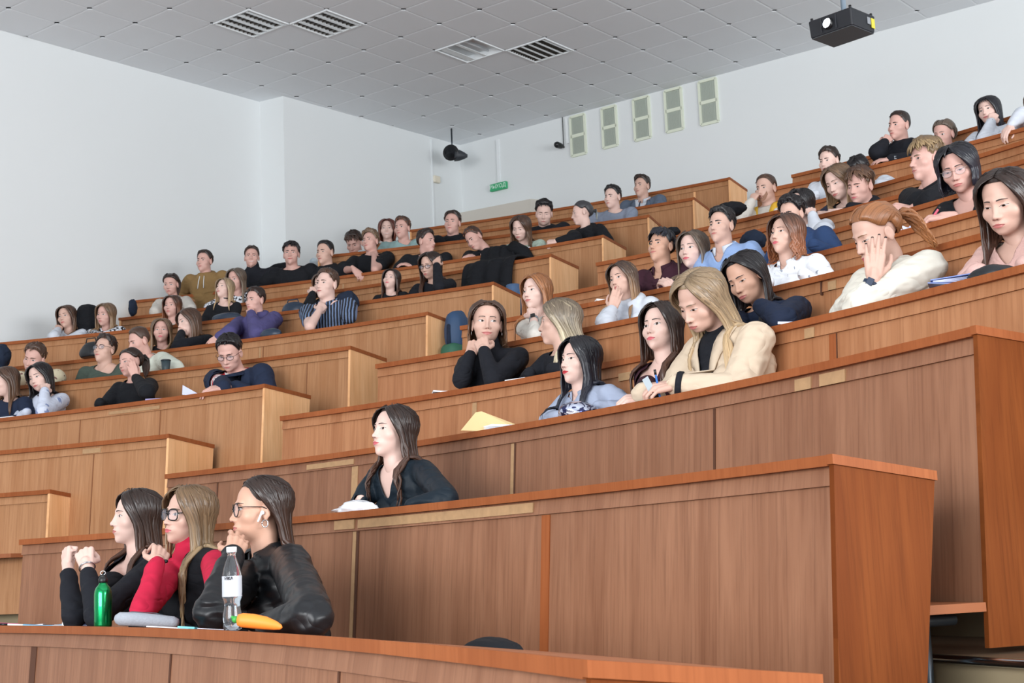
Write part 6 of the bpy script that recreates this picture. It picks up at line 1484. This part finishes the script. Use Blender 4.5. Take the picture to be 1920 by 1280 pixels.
# black bags
LB = pmat('black_leather_bag', (24, 27, 32), .4, bump=.2, bscale=40); NB = pmat('navy_leather_bag', (36, 52, 72), .4, bump=.2, bscale=40); BC = K('black_coat_cloth', (21, 23, 28)); BCN = K('navy_cloth', (32, 42, 60))
p, fr = dpos('R', 4, 1866, .14); o = lump('handbag', 'small black bag with white cord at the right edge', 'bag', p, (.11, .10, .050), LB, fr, 2, .1, 4)
tdir, ndir, up = fr; b = MB(); b.add(*tube([p+tdir*-.10+up*.045, p+tdir*-.12+ndir*-.06+up*.02, p+tdir*-.15+ndir*-.11+up*.012, p+tdir*-.20+ndir*-.13+up*.004], [.004, .004, .005, .005], 7)); o2 = b.build('cord', M_WHITEP, None, True); o2.data.transform(Matrix.Translation(-Vector(p))); o2.parent = o
def bag(label, blk, k, x, d, r3, mat, cat='bag', seed=1, name='handbag', handle=True, yaw=0):
    p, fr = dpos(blk, k, x, d); o = lump(name, label, cat, p, r3, mat, fr, seed, .1, 4, yaw); tdir, ndir, up = fr
    if handle:
        b = MB(); b.add(*tube([p+tdir*-r3[0]*.6+up*r3[2]*1.2, p+tdir*-r3[0]*.5+up*r3[2]*1.9, p+tdir*r3[0]*.3+up*r3[2]*1.9, p+tdir*r3[0]*.5+up*r3[2]*1.2], .006, 7)); o2 = b.build('handle', mat, None, True); o2.data.transform(Matrix.Translation(-Vector(p))); o2.parent = o
    return o
bag('navy leather handbag left of the striped-shirt man', 'L', 8, 550, .10, (.13, .07, .075), NB, seed=3)
bag('black handbag hanging by the young man in green T-shirt', 'L', 7, 170, -.045, (.12, .06, .10), LB, seed=5)
bag('dark navy bag lying before the blonde woman with the choker', 'L', 8, 425, .08, (.17, .07, .055), NB, seed=6, handle=False)
bag('dark pouch next to the elbow of the man in purple', 'L', 7, 508, .06, (.11, .06, .055), NB, seed=7, handle=False, name='pouch')
# coats and backpacks on benches and desks
def heap(label, blk, k, x, y, d, r3, mat, name='coat', cat='coat', seed=1, yaw=0, amp=.2):
    P = hit(blk, k, x, y, d); s = st(P[0], P[1])[0]; n = normal(blk, k, s); fr = (np.array([n[1], -n[0], 0]), np.array([n[0], n[1], 0]), np.array([0, 0, 1.]))
    return lump(name, label, cat, P-np.array([0, 0, r3[2]*.55]), r3, mat, fr, seed, amp, 5, yaw, False)
heap('black coat between the two long-haired women at the far left', 'L', 8, 164, 600, .58, (.15, .10, .18), BC, seed=2, amp=.1)
heap('dark coat at the left end of the ninth row', 'L', 9, 249, 577, .02, (.04, .06, .09), BCN, seed=3)
heap('dark coat on a bench at the left edge', 'L', 6, 2, 668, .55, (.08, .10, .11), BCN, seed=4)
heap('navy jacket behind the man in the striped shirt', 'L', 7, 650, 568, .60, (.11, .09, .11), BCN, seed=5, name='jacket', cat='jacket')
heap('black cap on a post behind the maroon-sweater man', 'R', 8, 1260, 434, .04, (.07, .06, .035), BC, seed=6, name='cap', cat='hat')
heap('black backpack beneath the elbow of the bearded man', 'R', 8, 1372, 392, .40, (.12, .10, .055), BC, seed=7, name='backpack', cat='backpack', yaw=.3)
heap('rounded black bag behind the man in blue collar', 'R', 7, 1412, 452, .12, (.10, .08, .075), BCN, seed=8, name='backpack', cat='backpack')
heap('dark jacket heaped on the front bench under the second desk', 'R', 1, 922, 1228, .60, (.130, .09, .052), BC, seed=9, name='jacket', cat='jacket', amp=.08)
heap('small dark strap of a bag behind the front desk', 'R', 1, 768, 1212, .58, (.05, .03, .012), BCN, seed=10, name='bag_strap', cat='strap')
heap('black jacket hanging behind smiling broad-shouldered man', 'L', 11, 528, 500, .10, (.13, .05, .045), BC, seed=11, name='jacket', cat='jacket')
heap('white cloth heap to the right of the hand-to-ear woman', 'R', 7, 1543, 431, .10, (.075, .06, .055), WHT, seed=12, name='shirt', cat='clothing', amp=.08)
# large black coat hanging from the tenth row over the ninth
root = None; pts = []; S1 = s_of_px('L', 10, 903); S2 = s_of_px('L', 10, 968); V = []; na, nb = 15, 16
for i in range(na):
    u = i/(na-1); s = S1+(S2-S1)*u+.04; sB = s_of_px('L', 9, 872)+(s_of_px('L', 9, 968)-s_of_px('L', 9, 872))*u
    a_ = edge('L', 10, s, .16); b0 = edge('L', 10, s, -.04); c0 = edge('L', 9, sB, -.04); zT = desk_z(10); zM = desk_z(9)
    key = [(a_, zT+.0), (edge('L', 10, s, .02), zT+.045+.02*math.sin(u*7)), (b0, zT+.02), (edge('L', 10, s, -.12), zT-.12), (edge('L', 9, sB, .45), zM+.06), (edge('L', 9, sB, .10), zM+.05), (c0, zM+.01), (edge('L', 9, sB, -.09), zM-.18), (edge('L', 9, sB, -.12), zM-.42-.12*u)]
    for j in range(nb):
        t = j/(nb-1)*(len(key)-1); q = min(len(key)-2, int(t)); f_ = t-q; p = key[q][0]*(1-f_)+key[q+1][0]*f_; z = key[q][1]*(1-f_)+key[q+1][1]*f_
        nn = normal('L', 9, sB); w = .022*math.sin(u*19+j*.25)+.02*noise.noise(Vector((u*5, j*.4, 1))); V.append([p[0]-nn[0]*w, p[1]-nn[1]*w, z+abs(w)*.4])
V = np.array(V); c0 = V.mean(0); o = mesh('coat', V-c0, grid_faces(na, nb), BC, None, True); o.location = c0; tag(o, 'large black coat draped over the desks behind the ginger-haired woman', 'coat'); sm = o.modifiers.new('t', 'SOLIDIFY'); sm.thickness = .03; sm.offset = 1; ss = o.modifiers.new('s', 'SUBSURF'); ss.levels = 1; ss.render_levels = 1
Pa = hit('L', 10, 1000, 482, -.10); sl_ = MB(); P0 = hit('L', 10, 962, 466, -.02); P1 = hit('L', 10, 982, 474, -.07); P2 = hit('L', 10, 992, 490, -.10)
sl_.add(*tube([P0, P1, P2], [.085, .075, .07], 14)); o3 = sl_.build('sleeve', BC, None, True); o3.data.transform(Matrix.Translation(-Vector(c0))); o3.parent = o
P0 = hit('L', 9, 962, 535, -.12); P1 = hit('L', 9, 966, 590, -.14); b = MB(); b.add(*tube([P0, (P0+P1)/2, P1], [.07, .075, .068], 14)); P2 = hit('L', 9, 980, 560, -.10); P3 = hit('L', 9, 978, 590, -.12); b.add(*tube([P0*.4+P2*.6, P2, P3], [.06, .06, .055], 12))
o = b.build('jeans', K('blue_denim', (84, 110, 146), bump=.4), None, True); c0 = np.array([q.co for q in o.data.vertices]).mean(0); o.data.transform(Matrix.Translation(-Vector(c0))); o.location = c0; tag(o, 'blue jeans hanging below the large black coat', 'trousers')
# blue and green backpack at the end of the seventh row
P = hit('L', 7, 846, 612, .05)+np.array([.10, 0, 0]); n = normal('L', 7, sL[7][1]); fr = (np.array([n[1], -n[0], 0]), np.array([n[0], n[1], 0]), np.array([0, 0, 1.]))
P = np.append(edge('L', 7, sL[7][1]+.13, .25), desk_z(7)-.17); root = empty('backpack', P-[0, 0, .3], 'blue and green backpack at the aisle end of a left-hand desk', 'backpack')
def lump_part(name, c, r3, mat, seed, amp=.08):
    V, F = ellipsoid((0, 0, 0), (1, 1, 1), 26, 16); V = np.array([np.sign(v)*np.abs(v)**.8*np.array(r3)*(1+amp*noise.noise(Vector(v)*2+Vector((seed, 0, 0)))) for v in V]); b = MB(); b.add(place(V, c, fr), F); return b.build(name, mat, root, True)
lump_part('pack_body', P, (.09, .13, .20), pmat('pack_blue', (42, 70, 104), .6, bump=.3, bscale=30), 1); lump_part('front_pocket', P-fr[1]*.06-[0, 0, .17], (.10, .12, .085), pmat('pack_green', (44, 96, 74), .6, bump=.3, bscale=30), 2)
b = MB(); b.add(*tube([P+fr[1]*-.08+[0, 0, .12], P+fr[1]*-.13+[0, 0, .06], P+fr[1]*-.14+[0, 0, -.08], P+fr[1]*-.12+[0, 0, -.16]], .012, 8, ex=(1.6, .5))); b.build('shoulder_strap', BCN, root, True)
# cup
P, _ = dpos('L', 6, 311, .10); root = empty('paper_cup', P, 'dark takeaway cup in front of the mint sweater', 'cup'); V, F = lathe([(.028, 0), (.030, .002), (.040, .105)], 22); b = MB(); b.add(V+P, F); b.build('cup_body', pmat('cup_dark', (52, 66, 72), .5), root, True)
V, F = lathe([(.041, .104), (.043, .106), (.043, .112), (.036, .118)], 22); b = MB(); b.add(V+P, F); b.build('cup_lid', pmat('cup_lid_dark', (38, 46, 52), .4), root, True)
pen('red pen lying on the desk behind the glasses man', 'L', 6, 388, .08, .05, pmat('pen_red', (180, 40, 44), .4), .20, .006)
# phone in the hand of the woman in the eighth row
P, fr = dpos('R', 8, 1541, .04); tdir, ndir, up = fr; v1 = tdir*.7+up*.3; v1 /= np.linalg.norm(v1); v2 = up*.8+ndir*.3-tdir*.3; v2 /= np.linalg.norm(v2); P = P+up*.03
V, F = slab([P-v1*.06-v2*.03, P+v1*.06-v2*.03, P+v1*.06+v2*.035, P-v1*.06+v2*.035], .008, np.cross(v1, v2)); o = mesh('mobile_phone', V-P, F, M_BLACKP); o.location = P; tag(o, 'black mobile phone by the woman with long light brown hair', 'phone'); bv = o.modifiers.new('b', 'BEVEL'); bv.width = .003; bv.segments = 2
V, F = slab([P-v1*.054-v2*.026, P+v1*.054-v2*.026, P+v1*.054+v2*.031, P-v1*.054+v2*.031], .0006, np.cross(v1, v2)); V = V+np.cross(v1, v2)*.0082-P; s_ = mesh('screen', V, F, pmat('dark_screen', (30, 32, 60), .1), o)

# ------------------------------------------------------------------ on the walls and ceiling
BA, BB2 = CORN, CORN+BDIR
bn = np.array([-BDIR[1], BDIR[0]]); bn = bn if np.dot(bn, -CORN) > 0 else -bn; bn3 = np.array([bn[0], bn[1], 0]); bd3 = np.array([BDIR[0], BDIR[1], 0]); Z3 = np.array([0, 0, 1.])
M_GRF = pmat('vent_frame', (222, 228, 210), .6); M_GRS = pmat('vent_slats', (168, 176, 166), .7)
VN = [((1070, 221), (1100, 287)), ((1129, 205), (1159, 272)), ((1188, 188), (1221, 257)), ((1247, 172), (1282, 241)), ((1311, 155), (1348, 227))]
for q, ((xa, ya), (xb, yb)) in enumerate(VN):
    A = on_wall(xa, ya, BA, BB2); B = on_wall(xb, yb, BA, BB2); c = (A+B)/2; hw = abs(np.dot(B-A, bd3))/2; hh = (A[2]-B[2])/2
    root = empty('wall_vent', c, '%s of the five tall green-grey vents on the back wall' % ['leftmost', 'second from the left', 'middle one', 'fourth from the left', 'rightmost'][q], 'vent', 'vents on the back wall'); RT = np.stack([bd3, bn3, Z3], 1)
    b = MB()
    for (x, z, sx, sz) in ((-hw, 0, .035, hh*2), (hw, 0, .035, hh*2), (0, hh, hw*2, .035), (0, -hh, hw*2, .035), (0, 0, hw*2, .045)): V, F = box_at((0, 0, 0), sx, .022, sz); b.add((V+[x, .012, z]) @ RT.T + c, F)
    b.build('frame', M_GRF, root); b = MB()
    for z0, z1 in ((-hh, 0), (0, hh)):
        V, F = box_at((0, 0, 0), hw*2-.04, .012, z1-z0-.04); b.add((V+[0, .008, (z0+z1)/2]) @ RT.T + c, F)
        for i in range(9): x = -hw+.05+(hw*2-.1)*i/8; V, F = box_at((0, 0, 0), .010, .006, z1-z0-.06); b.add((V+[x, .015, (z0+z1)/2]) @ RT.T + c, F)
    b.build('grille', M_GRS, root)
def conduit(label, x, y0, y1, A, B, n3, w=.03, name='cable_duct'):
    p0 = on_wall(x, y0, A, B); p1 = p0.copy(); p1[2] = on_wall(x, y1, A, B)[2]; p0[2] = min(HC-.001, p0[2]); c = (p0+p1)/2; d3 = np.cross(Z3, n3); V, F = box_at((0, 0, 0), w, .02, p0[2]-p1[2], np.stack([d3, n3, Z3], 1)); o = mesh(name, V+n3*.012, F, M_WHITEP); o.location = c; return tag(o, label, 'cable duct')
conduit('white cable duct running down the back wall to the green sign', 934, 262, 343, BA, BB2, bn3, .05)
conduit('white cable duct beside the small black camera', 1063, 222, 270, BA, BB2, bn3, .04)
ln2 = np.array([-(CORN-LB1)[1], (CORN-LB1)[0]]); ln2 /= np.linalg.norm(ln2); ln2 = ln2 if np.dot(ln2, -CORN) > 0 else -ln2; ln3 = np.array([ln2[0], ln2[1], 0])
conduit('thin pale pipe running down the left wall near the corner', 807, 262, 440, LB1, CORN, ln3, .022, 'wall_pipe')
P = on_wall(816, 337, LB1, CORN); V, F = box_at((0, 0, 0), .12, .05, .10, np.stack([np.cross(Z3, ln3), ln3, Z3], 1)); o = mesh('junction_box', V+ln3*.027, F, pmat('cream_plastic', (222, 214, 196), .5)); o.location = P; tag(o, 'small cream junction box on the wall near the corner', 'box'); bv = o.modifiers.new('b', 'BEVEL'); bv.width = .008
# exit sign
A = on_wall(922, 347, BA, BB2); B = on_wall(953, 354, BA, BB2); c = (A+B)/2; hw = abs(np.dot(B-A, bd3))/2; RT = np.stack([bd3, bn3, Z3], 1); root = empty('exit_sign', c, 'small green exit sign with white lettering on the back wall', 'sign')
V, F = box_at((0, 0, 0), hw*2, .05, .105, RT); b = MB(); b.add(V+c+bn3*.028, F); o = b.build('sign_box', pmat('sign_green', (52, 168, 112), .4), root); bv = o.modifiers.new('b', 'BEVEL'); bv.width = .006
ex_ = bd3 if np.dot(np.cross(bd3, Z3), bn3) > 0 else -bd3; text('lettering', '\u0412\u042b\u0425\u041e\u0414', .078, c+bn3*.055, ex_, Z3, pmat('sign_white', (214, 240, 226), .5), root, bold=.001)
# camera on the wall
P = on_wall(1058, 276, BA, BB2); root = empty('security_camera', P, 'small black round camera on the back wall beside the vents', 'camera'); b = MB(); b.add(*capsule(P+bn3*.09, P+bn3*.17, .040, .045, 16)); b.build('camera_head', M_BLACKP, root, True); b = MB(); b.add(*tube([P+bn3*.012, P+bn3*.09], .016, 10)); b.add(*tube([P+Z3*.5+bn3*.012, P+bn3*.012], .006, 6)); b.build('bracket', M_BLACKP, root, True)
# sloping ledge at the foot of the back wall
q = [on_wall(868, 402, BA, BB2), on_wall(1012, 374, BA, BB2), on_wall(1012, 398, BA, BB2), on_wall(868, 425, BA, BB2)]; V = [p for p in q]+[p+bn3*.22-Z3*.03 for p in q]
o = mesh('wall_ledge', np.array(V)-q[0], [(0, 1, 2, 3), (7, 6, 5, 4), (0, 4, 5, 1), (1, 5, 6, 2), (2, 6, 7, 3), (3, 7, 4, 0)], pmat('beige_ledge', (206, 200, 190), .7)); o.location = q[0]; tag(o, 'long beige sloping ledge low on the back wall near the corner', 'ledge')
# loudspeaker in the corner
P = on_wall(847, 287, LB1, CORN); P = O+(P-O)*.965; c2 = (O-P)*[1, 1, 0]; c2 /= np.linalg.norm(c2); l2 = np.array([c2[1], -c2[0], 0]); fd = c2*.93+l2*.25-Z3*.12; fd /= np.linalg.norm(fd); root = empty('loudspeaker', P, 'black loudspeaker hanging in the corner under the ceiling', 'loudspeaker')
b = MB(); b.add(*tube([P-fd*.10, P-fd*.09, P+fd*.05, P+fd*.06], [.05, .09, .115, .11], 22)); b.build('cabinet', M_BLACKP, root, True); b = MB(); b.add(*tube([P+fd*.059, P+fd*.064, P+fd*.05], [.092, .08, .03], 22)); b.build('cone', pmat('speaker_cone', (40, 42, 48), .5), root, True)
h0 = P-l2*.04-Z3*.03; hd_ = -l2*.95-Z3*.10; b = MB(); b.add(*tube([h0, h0+hd_*.08, h0+hd_*.15, h0+hd_*.19], [.09, .075, .045, .02], 16)); b.build('rear_horn', pmat('speaker_grey', (52, 56, 62), .5), root, True)
b = MB(); top = P+Z3*(HC-P[2]-.001); b.add(*tube([P-fd*.03, P-fd*.03+[0, 0, top[2]-P[2]]], .012, 8)); b.add(*tube([P-fd*.1, P-fd*.1-ln3*.12], .015, 8)); b.build('bracket', M_METAL, root, True)
# projector
D_ = 11.6; lens = at_depth(1552, 44, D_); left = at_depth(1513, 60, D_); c2 = (O-lens)*[1, 1, 0]; c2 /= np.linalg.norm(c2); l2 = np.array([c2[1], -c2[0], 0])
an = math.radians(33); fx = c2*math.cos(an)+l2*math.sin(an); rx = np.cross(fx, Z3)           # front faces the stage; rx points to its right
PW, PDp, PHt = .43, .36, .155; C0 = lens-fx*PDp/2-rx*.02; RT = np.stack([rx, fx, Z3], 1); root = empty('projector', C0, 'black ceiling projector with glowing lens and yellow sticker', 'projector')
bmv = bmesh.new(); V, F = box_at((0, 0, 0), PW, PDp, PHt); V[:4, 1] *= .93; V[:4, 0] *= .97; b = MB(); b.add(V @ RT.T + C0, F); o = b.build('casing', pmat('projector_black', (34, 36, 42), .45), root); bv = o.modifiers.new('b', 'BEVEL'); bv.width = .016; bv.segments = 3
b = MB(); V, F = box_at((0, 0, 0), PW*.93, PDp*.9, .004, RT); b.add(V+C0-Z3*(PHt/2+.001), F); b.build('base_plate', pmat('projector_grey', (84, 90, 94), .6), root)
L0 = C0+rx*.02+fx*(PDp/2); b = MB(); b.add(*tube([L0-fx*.02, L0+fx*.028, L0+fx*.030], [.052, .050, .043], 24, cap=False)); b.build('lens_barrel', M_BLACKP, root, True); b = MB(); b.add(*tube([L0+fx*.008, L0+fx*.016], [.042, .034], 20)); lg = b.build('lens', pmat('projector_beam', (240, 246, 255), .2, emis=9), root, True)
for dx, w_ in ((.085, .006), (-.06, .006)): b = MB(); V, F = box_at((0, 0, 0), w_, .008, PHt*.8, RT); b.add(V+C0+rx*dx+fx*(PDp/2+.002), F); b.build('front_rib', pmat('projector_rib', (58, 60, 66), .4), root)
sd_ = -rx if np.dot(-rx, l2) < 0 else rx
b = MB(); V, F = box_at((0, 0, 0), .004, .05, .085, RT); b.add(V+C0+sd_*(PW/2+.002)-fx*.135, F); b.build('yellow_sticker', pmat('sticker_yellow', (226, 214, 74), .5), root); b = MB(); V, F = box_at((0, 0, 0), .004, .045, .06, RT); b.add(V+C0+sd_*(PW/2+.002)-fx*.075+Z3*.01, F); b.build('rating_label', pmat('label_silver', (150, 154, 160), .4), root)
b = MB()
for sx_ in (-1, 1):
    for sy_ in (-1, 1): p = C0+rx*sx_*.19+fx*sy_*.155+Z3*PHt/2; b.add(*tube([p-Z3*.005, p+Z3*.022], .012, 8))
b.build('mount_stud', M_BLACKP, root, True)
b = MB(); p = C0+rx*-.03+Z3*PHt/2; V, F = box_at((0, 0, 0), .12, .10, .02, RT); b.add(V+p+Z3*.012, F); b.build('mount_plate', M_METAL, root); b = MB(); b.add(*tube([p+Z3*.02, p+Z3*(HC-p[2]-.002)], .022, 14)); b.build('mounting_pole', pmat('pale_blue_steel', (176, 196, 214), .35, metal=.5), root, True)
print('objects', len(bpy.data.objects), 'faces', sum(len(o.data.polygons) for o in bpy.data.objects if o.type == 'MESH'))
